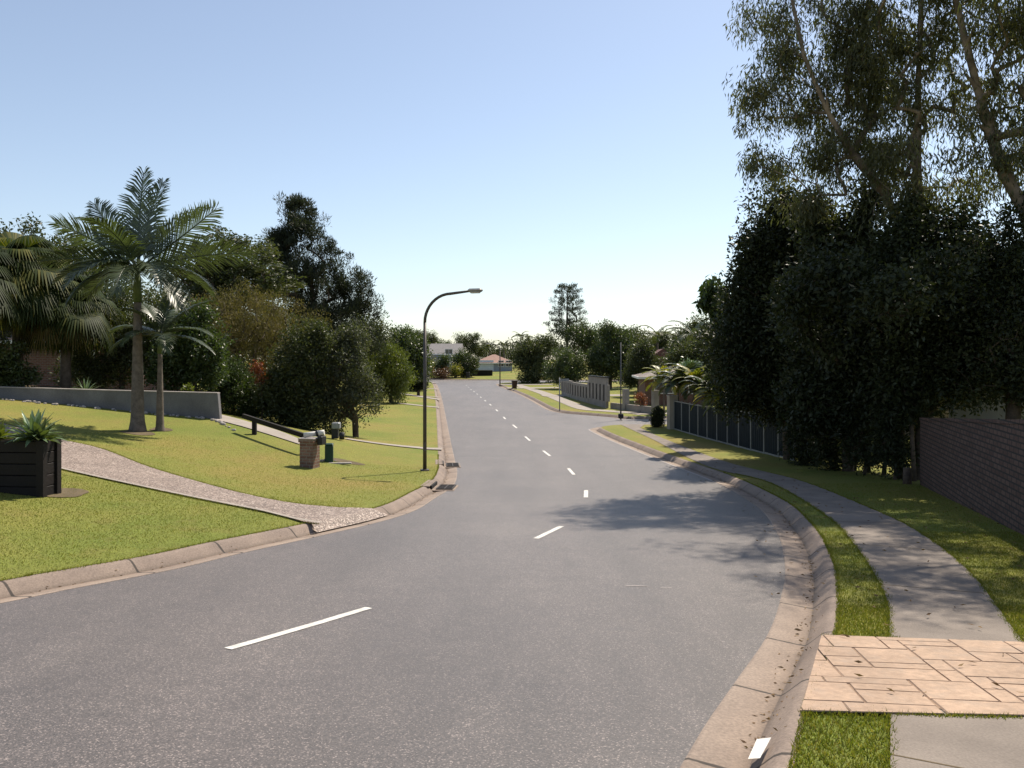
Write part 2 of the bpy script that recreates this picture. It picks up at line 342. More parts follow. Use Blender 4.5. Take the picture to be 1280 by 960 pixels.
class MB:
    def __init__(s): s.v = []; s.f = []; s.sm = []
    def add(s, vs, fs, smooth=False):
        o = len(s.v); s.v += [tuple(map(float, v)) for v in vs]; s.f += [tuple(i + o for i in f) for f in fs]; s.sm += [smooth] * len(fs)
        return s
    def box(s, c, size, rz=0, bev=0, shear=None):
        hx, hy, hz = size[0] / 2, size[1] / 2, size[2] / 2
        ca, sa = math.cos(rz), math.sin(rz)
        if bev:
            b = min(bev, hx * .9, hy * .9, hz * .9); rings = []
            for z, i in ((-hz, b), (-hz + b, 0), (hz - b, 0), (hz, b)):
                q = []
                for sx, sy in ((-1, -1), (1, -1), (1, 1), (-1, 1)):
                    ax, ay = sx * (hx - i), sy * (hy - i)
                    cb = b if i == 0 else b * .5
                    pts = [(ax, ay - sy * cb), (ax - sx * cb, ay)] if sx * sy > 0 else [(ax - sx * cb, ay), (ax, ay - sy * cb)]
                    q += [(x, y, z) for x, y in pts]
                rings.append(q)
            vs = [p for r in rings for p in r]; fs = [tuple(range(7, -1, -1)), tuple(range(24, 32))]
            for k in range(3):
                for j in range(8): a = k * 8 + j; d = k * 8 + (j + 1) % 8; fs.append((a, d, d + 8, a + 8))
        else:
            vs = [(x * hx, y * hy, z * hz) for z in (-1, 1) for x, y in ((-1, -1), (1, -1), (1, 1), (-1, 1))]
            fs = [(3, 2, 1, 0), (4, 5, 6, 7), (0, 1, 5, 4), (1, 2, 6, 5), (2, 3, 7, 6), (3, 0, 4, 7)]
        vs = [(c[0] + x * ca - y * sa, c[1] + x * sa + y * ca, c[2] + z + (shear * x if shear else 0)) for x, y, z in vs]
        return s.add(vs, fs)
    def tube(s, path, rad, n=8, cap=True, smooth=True):
        P = [Vector(p) for p in path]; rad = rad if isinstance(rad, (list, tuple)) else [rad] * len(P)
        vs = []; prev = None
        for i, p in enumerate(P):
            t = (P[min(i + 1, len(P) - 1)] - P[max(i - 1, 0)]).normalized()
            if prev is None: u = t.orthogonal().normalized()
            else: u = (prev - t * prev.dot(t)).normalized()
            prev = u; w = t.cross(u)
            for k in range(n):
                a = 2 * math.pi * k / n; vs.append(p + (u * math.cos(a) + w * math.sin(a)) * rad[i])
        fs = []
        for i in range(len(P) - 1):
            for k in range(n): a = i * n + k; b = i * n + (k + 1) % n; fs.append((a, b, b + n, a + n))
        s.add(vs, fs, smooth)
        if cap:
            o = len(s.v) - len(vs)
            s.f.append(tuple(o + k for k in range(n - 1, -1, -1))); s.f.append(tuple(o + (len(P) - 1) * n + k for k in range(n))); s.sm += [False, False]
        return s
    def bar(s, a, b, w, h):
        a = Vector(a); b = Vector(b); t = (b - a).normalized(); u = Vector((-t.y, t.x, 0)); u = u.normalized() if u.length > 1e-6 else Vector((1, 0, 0)); z = t.cross(u)
        vs = [p + u * sx * w / 2 + z * sz * h / 2 for p in (a, b) for sx, sz in ((-1, -1), (1, -1), (1, 1), (-1, 1))]
        return s.add(vs, [(3, 2, 1, 0), (4, 5, 6, 7), (0, 1, 5, 4), (1, 2, 6, 5), (2, 3, 7, 6), (3, 0, 4, 7)])
    def prism(s, poly, z0, z1):
        n = len(poly); vs = [(x, y, z0) for x, y in poly] + [(x, y, z1) for x, y in poly]
        return s.add(vs, [tuple(range(n - 1, -1, -1)), tuple(range(n, 2 * n))] + [(k, (k + 1) % n, n + (k + 1) % n, n + k) for k in range(n)])
    def build(s, name, mat, parent=None):
        me = bpy.data.meshes.new(name); me.from_pydata(s.v, [], s.f); me.update()
        me.polygons.foreach_set('use_smooth', s.sm)
        uv = me.uv_layers.new(name='UVMap')
        for p in me.polygons:
            nx, ny, nz = p.normal
            for li in p.loop_indices:
                x, y, z = me.vertices[me.loops[li].vertex_index].co
                if abs(nz) > .93: uv.data[li].uv = (x, y)
                else:
                    h = math.hypot(nx, ny); uv.data[li].uv = ((-ny * x + nx * y) / h, z / max(h, .2))
        return link(name, me, mat, parent)

def patch(name, poly, zf, dz, mat, grid, parent=None, jitter=0, clip=None):
    """triangulated sheet draped over the terrain, poly in world metres"""
    poly = [tuple(p) for p in poly]
    xs = np.array([p[0] for p in poly]); ys = np.array([p[1] for p in poly])
    pts = list(poly); n = len(poly)
    def inside(X, Y):
        c = np.zeros(X.shape, bool)
        for i in range(n):
            x0, y0 = poly[i]; x1, y1 = poly[(i + 1) % n]
            if y0 == y1: continue
            cnd = ((y0 > Y) != (y1 > Y)) & (X < (x1 - x0) * (Y - y0) / (y1 - y0) + x0)
            c ^= cnd
        return c
    bands = grid if isinstance(grid, list) else [(1e9, grid)]
    lo = -1e9
    for hi, st in bands:
        a = max(lo, ys.min()); b = min(hi, ys.max()); lo = hi
        if b <= a: continue
        gx, gy = np.meshgrid(np.arange(xs.min() + st / 2, xs.max(), st), np.arange(a + st / 2, b, st))
        gx = gx.ravel(); gy = gy.ravel() + .013
        if clip is not None:
            k = clip(gx, gy); gx = gx[k]; gy = gy[k]
        k = inside(gx, gy); gx = gx[k]; gy = gy[k]
        pts += list(zip(gx.tolist(), gy.tolist()))
    vo, _, fo, *_ = geometry.delaunay_2d_cdt([Vector(p) for p in pts], [(i, (i + 1) % n) for i in range(n)], [], 1, 1e-5)
    V = np.array([(v[0], v[1]) for v in vo])
    T = np.array([f for f in fo if len(f) == 3])
    cx = V[T].mean(axis=1); T = T[inside(cx[:, 0], cx[:, 1])]
    a, b, c = V[T[:, 0]], V[T[:, 1]], V[T[:, 2]]
    s = (b[:, 0] - a[:, 0]) * (c[:, 1] - a[:, 1]) - (b[:, 1] - a[:, 1]) * (c[:, 0] - a[:, 0])
    T[s < 0] = T[s < 0][:, ::-1]
    Z = zf(V[:, 0], V[:, 1]) + dz
    me = np_mesh(name, np.column_stack([V, Z]), T, smooth=True)
    uv = me.uv_layers.new(name='UVMap'); vi = T.ravel(); uv.data.foreach_set('uv', V[vi].astype(np.float32).ravel())
    return link(name, me, mat, parent)

# ------------------------------------------------------------------ ground, road, kerbs
gx = np.concatenate([np.arange(-400, -40, 20), np.arange(-40, 40, 4), np.arange(40, 401, 20)])
gyy = np.concatenate([np.arange(-60, 130, 4), np.arange(130, 701, 15)])
X, Y = np.meshgrid(gx, gyy)
ZZ = land_z(np.clip(X, -60, 60), Y) - .55
V = np.column_stack([X.ravel(), Y.ravel(), ZZ.ravel()]); nx_ = len(gx)
I = np.arange((len(gyy) - 1) * (nx_)).reshape(-1, nx_)[:, :-1].ravel()
ground = link('ground', np_mesh('ground', V, np.column_stack([I, I + 1, I + nx_ + 1, I + nx_]), smooth=True), 'lawn'); tag(ground, kind='structure')

L2 = lambda A: [tuple(p) for p in A]
BANDS = [(16, .35), (34, .5), (60, 1.0), (125, 2.0), (400, 5.0)]
roadpoly = L2(KL[:-1]) + [(-60, 126)] + L2(KF[::-1]) + L2(K2[::-1]) + L2(KR[::-1])
road = tag(patch('road', roadpoly, road_z, 0, 'asphalt', [(20, .5), (60, 1.0), (400, 2.5)]), kind='structure')

PROF = [(0, -.02), (0, .004), (0, .004), (.02, .010), (.02, .010), (.28, -.022), (.345, -.026), (.345, -.026), (.375, -.006), (.49, .098), (.53, .118), (.57, .124), (.63, .126), (.63, -.2)]
def kerb(line, side, label):
    ln = line; rows = []; us = np.concatenate([[0], np.cumsum(np.linalg.norm(np.diff(ln, axis=0), axis=1))])
    t = np.gradient(ln, axis=0); t /= np.linalg.norm(t, axis=1)[:, None]; nrm = np.stack([-t[:, 1], t[:, 0]], 1) * side
    V = []; m = len(PROF)
    for o, dz in PROF:
        q = ln + nrm * o; V.append(np.column_stack([q, road_z(q[:, 0], q[:, 1]) + dz]))
    V = np.stack(V, 1).reshape(-1, 3); N = len(ln)
    Fs = []; UV = []
    for i in range(N - 1):
        for j in range(m - 1):
            if PROF[j] == PROF[j + 1]: continue
            a = i * m + j; q = (a, a + m, a + m + 1, a + 1); uvq = [(us[i], PROF[j][0]), (us[i + 1], PROF[j][0]), (us[i + 1], PROF[j + 1][0]), (us[i], PROF[j + 1][0])]
            if side < 0: pass
            else: q = q[::-1]; uvq = uvq[::-1]
            Fs.append(q); UV += uvq
    me = np_mesh('kerb', V, Fs, smooth=True); uv = me.uv_layers.new(name='UVMap'); uv.data.foreach_set('uv', np.array(UV, np.float32).ravel())
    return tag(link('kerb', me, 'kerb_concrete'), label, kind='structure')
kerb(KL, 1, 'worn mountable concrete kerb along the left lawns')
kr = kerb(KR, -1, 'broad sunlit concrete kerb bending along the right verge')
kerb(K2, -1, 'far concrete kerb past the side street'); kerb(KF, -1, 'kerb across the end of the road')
kb = .61
BL, BR, B2, BF = offset(KL, kb), offset(KR, -kb), offset(K2, -kb), offset(KF, -kb)
nearf = lambda x, y: (np.abs(x) < 14 + y * .75)
lawnL = tag(patch('lawn', L2(BL[:-1]) + [(-62, 125), (-62, -12)], land_z, 0, 'lawn', BANDS, clip=nearf), kind='structure')
tag(patch('lawn', L2(BR[::-1]) + [(-7.2, -13), (62, -13), (62, 42)], land_z, 0, 'lawn', BANDS, clip=nearf), kind='structure')
tag(patch('lawn', L2(B2) + [(62, 118.5), (62, 50)], land_z, 0, 'lawn', BANDS), kind='structure')
tag(patch('lawn', L2(BF) + [(-90, 134), (-90, 240), (90, 240), (90, 127)], land_z, 0, 'lawn', BANDS), kind='structure')

# painted centre line: a child of the road, one mesh per dash
dash_px = [((285, 811.5), (461, 760)), ((670, 673.5), (702, 658)), ((732.3, 622), (732.6, 613)), ((717.5, 593.5), (710.5, 585.5)), ((687.5, 570), (679, 563.5)), ((662.5, 551), (656.5, 545.8)), ((646, 535.2), (641, 531))]
far = [(630.5, 522.5), (621, 513), (613, 506), (606.5, 501), (601, 496.7), (596.5, 492.6), (592.5, 489.4), (588.8, 487), (585.6, 484.2), (583, 481.8)]
segs = [(np.array(up(*a)), np.array(up(*b))) for a, b in dash_px]
fc = [np.array(up(*p)) for p in far]
for i, c in enumerate(fc):
    t = (fc[min(i + 1, len(fc) - 1)] - fc[max(i - 1, 0)]); t /= np.linalg.norm(t); segs.append((c - t * .85, c + t * .85))
for a, b in segs:
    t = (b - a) / np.linalg.norm(b - a); n_ = np.array([-t[1], t[0]]) * .052
    ks = np.linspace(0, 1, 6); vs = []; 
    for k in ks:
        c = a + (b - a) * k
        for s in (-1, 1): q = c + n_ * s * (1 + .06 * math.sin(k * 17 + s)); vs.append((q[0], q[1], road_z(q[0], q[1]) + .006))
    m_ = MB(); m_.add(vs, [(2 * k, 2 * k + 1, 2 * k + 3, 2 * k + 2)[::-1] for k in range(5)]); m_.build('lane_marking', 'paint_white', road)
# pale painted edge line at the lip of the right kerb
el = [p for p in KR if 22.5 < p[1] < 43.5]; el = np.array(el); elo = offset(el, .07)
vs = []
for p, q in zip(el, elo):
    vs += [(p[0], p[1], road_z(*p) + .012), (q[0], q[1], road_z(*q) + .008)]
MB().add(vs, [(2 * k, 2 * k + 1, 2 * k + 3, 2 * k + 2) for k in range(len(el) - 1)]).build('edge_line', 'cap_pale', road)
for (a, b) in (((782, 732.5), (812, 733.5)), ((826, 735), (840, 735))):
    p, q = up(*a), up(*b); MB().add([(p[0], p[1], road_z(*p) + .005), (q[0], q[1], road_z(*q) + .005), (q[0], q[1] + .02, road_z(*q) + .005), (p[0], p[1] + .03, road_z(*p) + .005)], [(0, 1, 2, 3)]).build('scratch_mark', 'cap_pale', road)
# white painted patch on the near kerb face
pk = [(935, 952), (946, 927), (964, 925), (950, 951)]
kz = lambda x, y: road_z(x, y) + .085
q = [unproj(*p, kz) for p in pk]; MB().add([(x, y, road_z(x, y) + .1) for x, y in q], [(0, 1, 2, 3)][::1]).build('painted_patch', 'paint_white', kr)

# footpaths and drives (surface sheets set above the lawn)
sp = lambda L: L2(spline([ug(*p) for p in L], .5))
fpL = sp([(1113, 1100), (1113, 990), (1113, 900), (1112, 800), (1106, 743), (1068, 681), (1027, 641), (960, 603), (884, 583), (817, 550), (776, 531)])
fpR = sp([(1330, 1100), (1315, 940), (1290, 820), (1277, 802), (1214, 718), (1152, 668), (1093, 638), (1000, 601), (912, 579), (856, 559), (800, 535)])
fpR = [(p[0], p[1]) for p in fpR if p[1] > 2]
tag(patch('footpath', fpL + [(6.3, 44.6), (7.4, 44.6)] + fpR[::-1], land_z, .014, 'footpath', .5), kind='structure')
jm = MB()
for k in range(3, 60, 5):
    if k < len(fpL):
        a = np.array(fpL[k]); fr_ = np.array(fpR); b = fr_[np.argmin(np.linalg.norm(fr_ - a, axis=1))]; d_ = (b - a) / np.linalg.norm(b - a); q_ = np.array([-d_[1], d_[0]]) * .006
        vs = []
        for t in np.linspace(0, 1, 5): c = a + (b - a) * t; vs += [(c[0] - q_[0], c[1] - q_[1], lz(*c) + .0165), (c[0] + q_[0], c[1] + q_[1], lz(*c) + .0165)]
        jm.add(vs, [(2 * t, 2 * t + 2, 2 * t + 3, 2 * t + 1) for t in range(4)])
jm.build('expansion_joint', 'soil', COL.objects['footpath'])
s0, s1 = ug(1027, 797), ug(1000, 893)
d0, d1 = ug(1276, 806), ug(1276, 899)
ex = lambda a, b, k: (a[0] + (b[0] - a[0]) * k, a[1] + (b[1] - a[1]) * k)
backs = [tuple(p) for p in offset(KR, -.62) if s1[1] - .05 < p[1] < s0[1] + .02]
tag(patch('driveway', backs + [ex(s0, d0, 3.2), ex(s1, d1, 3.4)], land_z, .019, 'stamped_groove', .25), 'salmon stamped concrete driveway strip at lower right', kind='structure')
def clip_quad(P, Q):
    for i in range(len(Q)):
        a, b = Q[i], Q[(i + 1) % len(Q)]; out = []
        sd = lambda p: (b[0] - a[0]) * (p[1] - a[1]) - (b[1] - a[1]) * (p[0] - a[0])
        for j in range(len(P)):
            p, q = P[j], P[(j + 1) % len(P)]; dp, dq = sd(p), sd(q)
            if dp >= 0: out.append(p)
            if dp * dq < 0: t = dp / (dp - dq); out.append((p[0] + (q[0] - p[0]) * t, p[1] + (q[1] - p[1]) * t))
        P = out
        if len(P) < 3: return None
    return P
drv = COL.objects['driveway']; G = .145; NX, NY = 60, 34; occ = np.zeros((NX, NY), bool); slabs = []
sizes = [(5, 3), (4, 3), (4, 2), (3, 2), (5, 2), (3, 3), (2, 2), (4, 1), (3, 1), (2, 1), (1, 2), (1, 1)]
for j in range(NY):
    for i in range(NX):
        if occ[i, j]: continue
        cand = sizes[:9]; random.shuffle(cand)
        for (w_, h_) in cand + sizes[9:]:
            if i + w_ <= NX and j + h_ <= NY and not occ[i:i + w_, j:j + h_].any():
                occ[i:i + w_, j:j + h_] = True; slabs.append((i, j, w_, h_)); break
dirx = np.array(ex(s0, d0, 1)) - np.array(s0); dirx /= np.linalg.norm(dirx); diry = np.array([-dirx[1], dirx[0]]); o0 = np.array(s1) - dirx * 1.0 - diry * .8
Q = [s1, ex(s1, d1, 3.4), ex(s0, d0, 3.2), s0]
m = MB()
for (i, j, w_, h_) in slabs:
    g = .0045; jt_ = lambda: random.uniform(-.005, .005)
    P_ = [(i * G + g + jt_(), j * G + g + jt_()), ((i + w_) * G - g + jt_(), j * G + g + jt_()), ((i + w_) * G - g + jt_(), (j + h_) * G - g + jt_()), (i * G + g + jt_(), (j + h_) * G - g + jt_())]
    P_ = [tuple(o0 + dirx * a + diry * b) for a, b in P_]; P_ = clip_quad(P_, Q)
    if P_ is None: continue
    n = len(P_); cxx = sum(p[0] for p in P_) / n; cyy = sum(p[1] for p in P_) / n; up_ = .027 + random.uniform(-.001, .001)
    ins = [(p[0] + (cxx - p[0]) * .03, p[1] + (cyy - p[1]) * .03) for p in P_]
    m.add([(x, y, lz(x, y) + .018) for x, y in P_] + [(x, y, lz(x, y) + up_) for x, y in ins], [tuple(range(n, 2 * n))] + [(k, (k + 1) % n, n + (k + 1) % n, n + k) for k in range(n)])
m.build('stone_pattern', 'stamped_concrete', drv)
# far footpath beside the slotted wall
f1 = L2(offset(K2, -1.9)); f2 = L2(offset(K2, -3.1))
f1 = [p for p in f1 if p[0] < 16 and p[1] < 113]; f2 = [p for p in f2 if p[0] < 16 and p[1] < 113]
tag(patch('footpath', f1 + f2[::-1], land_z, .022, 'path_far', 1.0), kind='structure')
# pebble driveway, left
dn = sp([(398, 656), (330, 641), (250, 625), (160, 606), (75, 587), (0, 566), (-120, 535)])
df = sp([(-120, 500), (0, 528), (75, 549), (130, 562), (200, 588), (300, 616), (380, 631), (464, 636)])
e0 = [tuple(p) for p in offset(KL, .40) if dn[0][1] - .3 < p[1] < df[-1][1] + .15]
def kerb_dist(x, y):
    x = np.asarray(x, float); y = np.asarray(y, float); s_ = KL[(KL[:, 1] > 10) & (KL[:, 1] < 20)]; a, b = s_[:-1], s_[1:]; ab = b - a
    px_ = x[..., None] - a[:, 0]; py_ = y[..., None] - a[:, 1]; t = np.clip((px_ * ab[:, 0] + py_ * ab[:, 1]) / (ab ** 2).sum(1), 0, 1)
    return np.sqrt((px_ - t * ab[:, 0]) ** 2 + (py_ - t * ab[:, 1]) ** 2).min(-1)
_po = [p[0] + .0001 * k for k, p in enumerate(PROF[1:-1])]; _pz = [p[1] for p in PROF[1:-1]]
def drive_z(x, y):
    d = kerb_dist(x, y); k = road_z(x, y) + np.interp(d, _po, _pz)
    return np.where(d < .62, k, land_z(x, y) - .012)
e0 = [tuple(p) for p in offset(KL, .30) if dn[0][1] - .3 < p[1] < df[-1][1] + .15]
tag(patch('driveway', dn[::-1] + e0 + df[::-1], drive_z, .022, 'exposed_aggregate', .12), 'pebble driveway climbing past the planter', kind='structure')
# lower concrete edging of the driveway and its apron in the kerb
def ribbon(name, line, w, dz, mat, parent=None, zf=land_z):
    a = np.array(line); b = offset(a, w); vs = []
    for p, q in zip(a, b): vs += [(p[0], p[1], float(zf(*p)) + dz), (q[0], q[1], float(zf(*q)) + dz)]
    o = MB().add(vs, [(2 * k, 2 * k + 1, 2 * k + 3, 2 * k + 2)[::(-1 if w > 0 else 1)] for k in range(len(a) - 1)]).build(name, mat, parent); return o
tag(ribbon('driveway_edging', dn, -.10, .036, 'path_far'), kind='structure')
tag(patch('garden_path', sp([(262, 524), (300, 533), (340, 545), (374, 556)]) + sp([(378, 551), (345, 538), (300, 525), (262, 516)]), land_z, .03, 'path_far', .4), kind='structure')
def strip(pts, name='side_path', mat='path_far', g=.8): return tag(patch(name, pts, land_z, .03, mat, g), kind='structure')
def cross_strip(px0, pyA, px1, pyB, th):
    a0, a1 = np.array(ug(px0, pyA)), np.array(ug(px1, pyB)); n_ = np.array([0, th])
    ks = np.linspace(0, 1, 8); lo = [tuple(a0 + (a1 - a0) * k) for k in ks]; return strip(lo + [(p[0], p[1] + th) for p in lo[::-1]])
cross_strip(430, 549, 551.5, 563, .8)
cross_strip(486, 503.5, 548.2, 510.2, 1.0); cross_strip(495, 491.5, 548.5, 500, 1.6); cross_strip(510, 494.5, 547.5, 496.8, .9)
cross_strip(500, 484.5, 546.5, 486.5, 1.2)
strip([(-16, 113.5), (-10.4, 113.5), (-11.5, 116), (-16, 118.5), (-30, 121), (-30, 118)])
for (a, b, c, d) in ((3.0, 74, 8, 3.2), (-.4, 93, 6, 3.0), (-1.5, 104, 7, 2.6)):
    strip([(a, b), (a + c, b + 1.2), (a + c, b + 1.2 + d), (a - .3, b + d)])
# bare soil around palms, along the wall and the driveway
def blob(px, py, r, dz=.012, name='bare_soil', asp=1.0):
    x, y = ug(px, py); ph = random.random() * 6
    P = [(x + r * math.cos(a) * (1 + .18 * math.sin(3 * a + ph)), y + r * asp * math.sin(a) * (1 + .2 * math.sin(2 * a + ph))) for a in np.linspace(0, 2 * math.pi, 18, endpoint=False)]
    return tag(patch(name, P, land_z, dz, 'soil', .4), kind='structure')
blob(172, 541, .5); blob(201, 537, .34); blob(430, 577, .62, asp=.7); blob(78, 616, .45)

# ------------------------------------------------------------------ grass blades (stuff)
def blades(name, X, Y, h, w, mat, dz=0, spread=.45):
    n = len(X); Z = land_z(X, Y) + dz
    P = np.column_stack([X, Y, Z]); a = rng.uniform(0, 2 * np.pi, n); ln = rng.uniform(0, spread, n) + .1
    ld = rng.uniform(0, 2 * np.pi, n); H = h * rng.uniform(.5, 1.3, n)
    side = np.column_stack([np.cos(a), np.sin(a), np.zeros(n)]) * (w / 2)
    lean = np.column_stack([np.cos(ld) * ln, np.sin(ld) * ln, np.ones(n)]) * H[:, None]
    V = np.stack([P - side, P + side, P + lean], 1).reshape(-1, 3)
    Fq = np.arange(3 * n).reshape(-1, 3)
    return link(name, np_mesh(name, V, Fq, var=rng.uniform(0, 1, n) ** 1.3), mat)
def in_poly(poly, X, Y):
    c = np.zeros(X.shape, bool); n = len(poly)
    for i in range(n):
        x0, y0 = poly[i]; x1, y1 = poly[(i + 1) % n]
        if y0 == y1: continue
        c ^= ((y0 > Y) != (y1 > Y)) & (X < (x1 - x0) * (Y - y0) / (y1 - y0) + x0)
    return c
brY = lambda y: np.interp(y, BR[np.argsort(BR[:, 1]), 1], BR[np.argsort(BR[:, 1]), 0])
FP = fpL + fpR[::-1]; DW = backs + [ex(s0, d0, 3.2), ex(s1, d1, 3.4)]
gxs, gys = [], []
for (x0, x1, y0, y1, den) in ((.4, 5.5, 3.2, 8.2, 6500), (1.5, 9, 8.2, 13, 2200), (3, 11, 13, 21, 600)):
    n = int((x1 - x0) * (y1 - y0) * den); x = rng.uniform(x0, x1, n); y = rng.uniform(y0, y1, n)
    k = (x > brY(y) - .03) & ~in_poly(FP, x, y) & ~in_poly(DW, x, y); gxs.append(x[k]); gys.append(y[k])
tag(blades('grass', np.concatenate(gxs), np.concatenate(gys), .026, .008, 'blade', spread=.9), 'short mown grass on the right verge', 'grass', kind='stuff')
gxs, gys = [], []
DL = dn[::-1] + e0 + df[::-1]
for (x0, x1, y0, y1, den) in ((-9.5, -3, 8.5, 16.5, 900), (-13, -2, 16.5, 26, 330)):
    n = int((x1 - x0) * (y1 - y0) * den); x = rng.uniform(x0, x1, n); y = rng.uniform(y0, y1, n)
    k = (x < xl(y) - .62) & ~in_poly(DL, x, y); gxs.append(x[k]); gys.append(y[k])
tag(blades('grass', np.concatenate(gxs), np.concatenate(gys), .022, .010, 'blade', spread=.9), 'short mown grass on the left lawns', 'grass', kind='stuff')
# tufts hanging over the kerb backs
ln = np.concatenate([BL[(BL[:, 1] > 7) & (BL[:, 1] < 30)], BR[(BR[:, 1] > 3) & (BR[:, 1] < 24)]])
idx = rng.integers(0, len(ln), 9000); pp = ln[idx] + (ln[np.minimum(idx + 1, len(ln) - 1)] - ln[idx]) * (np.linalg.norm(ln[np.minimum(idx + 1, len(ln) - 1)] - ln[idx], axis=1) < 1)[:, None] * rng.random((9000, 1)) + rng.normal(0, .012, (9000, 2))
k = ~in_poly(DW, pp[:, 0], pp[:, 1]) & ~in_poly(DL, pp[:, 0], pp[:, 1])
tag(blades('grass_fringe', pp[k, 0], pp[k, 1], .035, .008, 'blade', -.005, 1.1), 'ragged grass fringe along the kerb backs', 'grass', kind='stuff')

def fringe(line, side, n, h=.032):
    L_ = np.array(line); i = rng.integers(0, len(L_) - 1, n); t = rng.random((n, 1)); p = L_[i] + (L_[i + 1] - L_[i]) * t
    d = L_[i + 1] - L_[i]; d = d / (np.linalg.norm(d, axis=1)[:, None] + 1e-9); nn = np.column_stack([-d[:, 1], d[:, 0]]) * side
    ph = p[:, 0] * 5 + p[:, 1] * 7; p = p + nn * (rng.normal(0, .016, n) + .012 * np.sin(ph))[:, None]
    return p
pp = np.concatenate([fringe([q for q in fpL if q[1] < 24], 1, 6000), fringe([q for q in fpR if q[1] < 24], 1, 6000), fringe(dn, 1, 6000), fringe(df, 1, 6000), fringe([s1, ex(s1, d1, 1)], 1, 1500), fringe([s0, ex(s0, d0, .4)], 1, 700)])
kk = ~in_poly([ex(s0, s1, -.002), ex(s1, s0, -.002), ex(s1, d1, 3.4), ex(s0, d0, 3.2)], pp[:, 0], pp[:, 1]) | (rng.random(len(pp)) < .0); pp = pp[kk]
tag(blades('grass_fringe', pp[:, 0], pp[:, 1], .032, .009, 'blade', .004, 1.2), 'ragged grass creeping over the path and driveway edges', 'grass', kind='stuff')

# ------------------------------------------------------------------ foliage
def unit(v): return v / (np.linalg.norm(v, axis=-1, keepdims=True) + 1e-9)
def leaf_mesh(name, C, Dr, L, W, mat, parent, var, fold=.12):
    n = len(C); s = unit(np.cross(Dr, rng.normal(size=(n, 3)))); nn = np.cross(Dr, s)
    L = np.broadcast_to(L, (n,))[:, None]; W = np.broadcast_to(W, (n,))[:, None]
    mid = C + Dr * L * .45
    V = np.stack([C, mid + s * W / 2 + nn * W * fold, C + Dr * L - nn * L * .06, mid - s * W / 2 + nn * W * fold], 1).reshape(-1, 3)
    return link(name, np_mesh(name, V, np.arange(4 * n).reshape(-1, 4), var=var), mat, parent)
def frusta(name, A, B, ra, rb, mat, parent, k=6):
    d = unit(B - A); ref = np.where(np.abs(d[:, 2:3]) > .9, np.array([[1., 0, 0]]), np.array([[0, 0, 1.]]))
    u = unit(np.cross(d, ref)); w = np.cross(d, u); a = np.arange(k) * 2 * np.pi / k
    ring = lambda P, r: P[:, None] + (u[:, None] * np.cos(a)[None, :, None] + w[:, None] * np.sin(a)[None, :, None]) * r[:, None, None]
    e = d * (np.minimum(ra, .3) * .25)[:, None]
    V = np.concatenate([ring(A - e, ra), ring(B + e, rb)], 1).reshape(-1, 3)
    n = len(A); b = (np.arange(n) * 2 * k)[:, None]; j = np.arange(k)[None]; j2 = (j + 1) % k
    Fq = np.stack([b + j, b + j2, b + j2 + k, b + j + k], -1).reshape(-1, 4)
    return link(name, np_mesh(name, V, Fq, smooth=True), mat, parent)
def skeleton(trunk, centers, tip_r, base_r, up_bias=.25, jt=.06, pw=.5):
    nodes = [np.array(p, float) for p in trunk]; par = [-1] + list(range(len(trunk) - 1)); wt = [0] * len(nodes)
    order = np.argsort(np.linalg.norm(centers - nodes[len(nodes) // 2], axis=1)); N = np.array(nodes)
    for ci in order:
        c = centers[ci]; d = np.linalg.norm(N - c, axis=1)
        cost = d + 1.1 * np.maximum(0, N[:, 2] - c[2] + .35 * d) + 40 * (np.arange(len(N)) == 0)
        j = int(np.argmin(cost)); p = N[j]; L = d[j]; m = 2 + int(L > 1.2) + int(L > 2.5); cur = j; new = []
        jit = rng.normal(0, jt * L, (m + 1, 3))
        for q in range(1, m + 1):
            t = q / m; pt = p + (c - p) * t + np.array([0, 0, up_bias * L * t * (1 - t)]) + (jit[q] if q < m else 0)
            par.append(cur); cur = len(par) - 1; new.append(pt); wt.append(0)
        wt[-1] = 1; N = np.vstack([N, new])
    cnt = np.array(wt, float)
    for i in range(len(par) - 1, 0, -1): cnt[par[i]] += cnt[i]
    r = tip_r * np.maximum(cnt, 1) ** pw; r = r * np.minimum(1, base_r / r.max()) if r.max() > base_r else r
    tr = np.arange(len(trunk)); s = np.linspace(1, .35, len(trunk)); r[tr] = np.maximum(r[tr], base_r * s)
    par = np.array(par); i = np.arange(1, len(par))
    return N[par[i]], N[i], r[par[i]], r[i]
def sample_blobs(blobs, n, shell=.55, hollow=.42):
    vol = np.array([b[3] * b[4] * b[5] for b in blobs]); out = []; got = 0; Bs = np.array(blobs); rm = float(np.mean(Bs[:, 3])); k = 3.4 / rm; q = rng.uniform(0, 6, 12)
    while got < n:
        ks = rng.choice(len(blobs), n, p=vol ** .8 / (vol ** .8).sum())
        B = Bs[ks]; d = unit(rng.normal(size=(n, 3))); r = rng.uniform(shell ** 3, 1, n) ** (1 / 3)
        r = np.where(rng.random(n) < .25, r * rng.random(n), r) * rng.uniform(.85, 1.12, n)
        lump = 1 + .15 * np.sin(4 * d[:, 0] + q[0]) * np.sin(5 * d[:, 2] + q[1]) + .15 * np.sin(9 * d[:, 2] + q[2] + 4 * d[:, 1]) * np.sin(8 * d[:, 0] + q[3])
        P = B[:, :3] + d * (r * lump)[:, None] * B[:, 3:6]; U = P * k
        f = np.sin(U[:, 0] * 1.3 + q[4] + np.sin(U[:, 2] + q[5])) * np.sin(U[:, 1] * 1.2 + q[6]) + np.sin(U[:, 2] * 1.6 + q[7] + np.sin(U[:, 0] * 1.1 + q[8])) * np.sin(U[:, 0] * 2.1 + q[9])
        P = P[f < hollow * 1.6]; out.append(P); got += len(P)
    return np.concatenate(out)[:n]
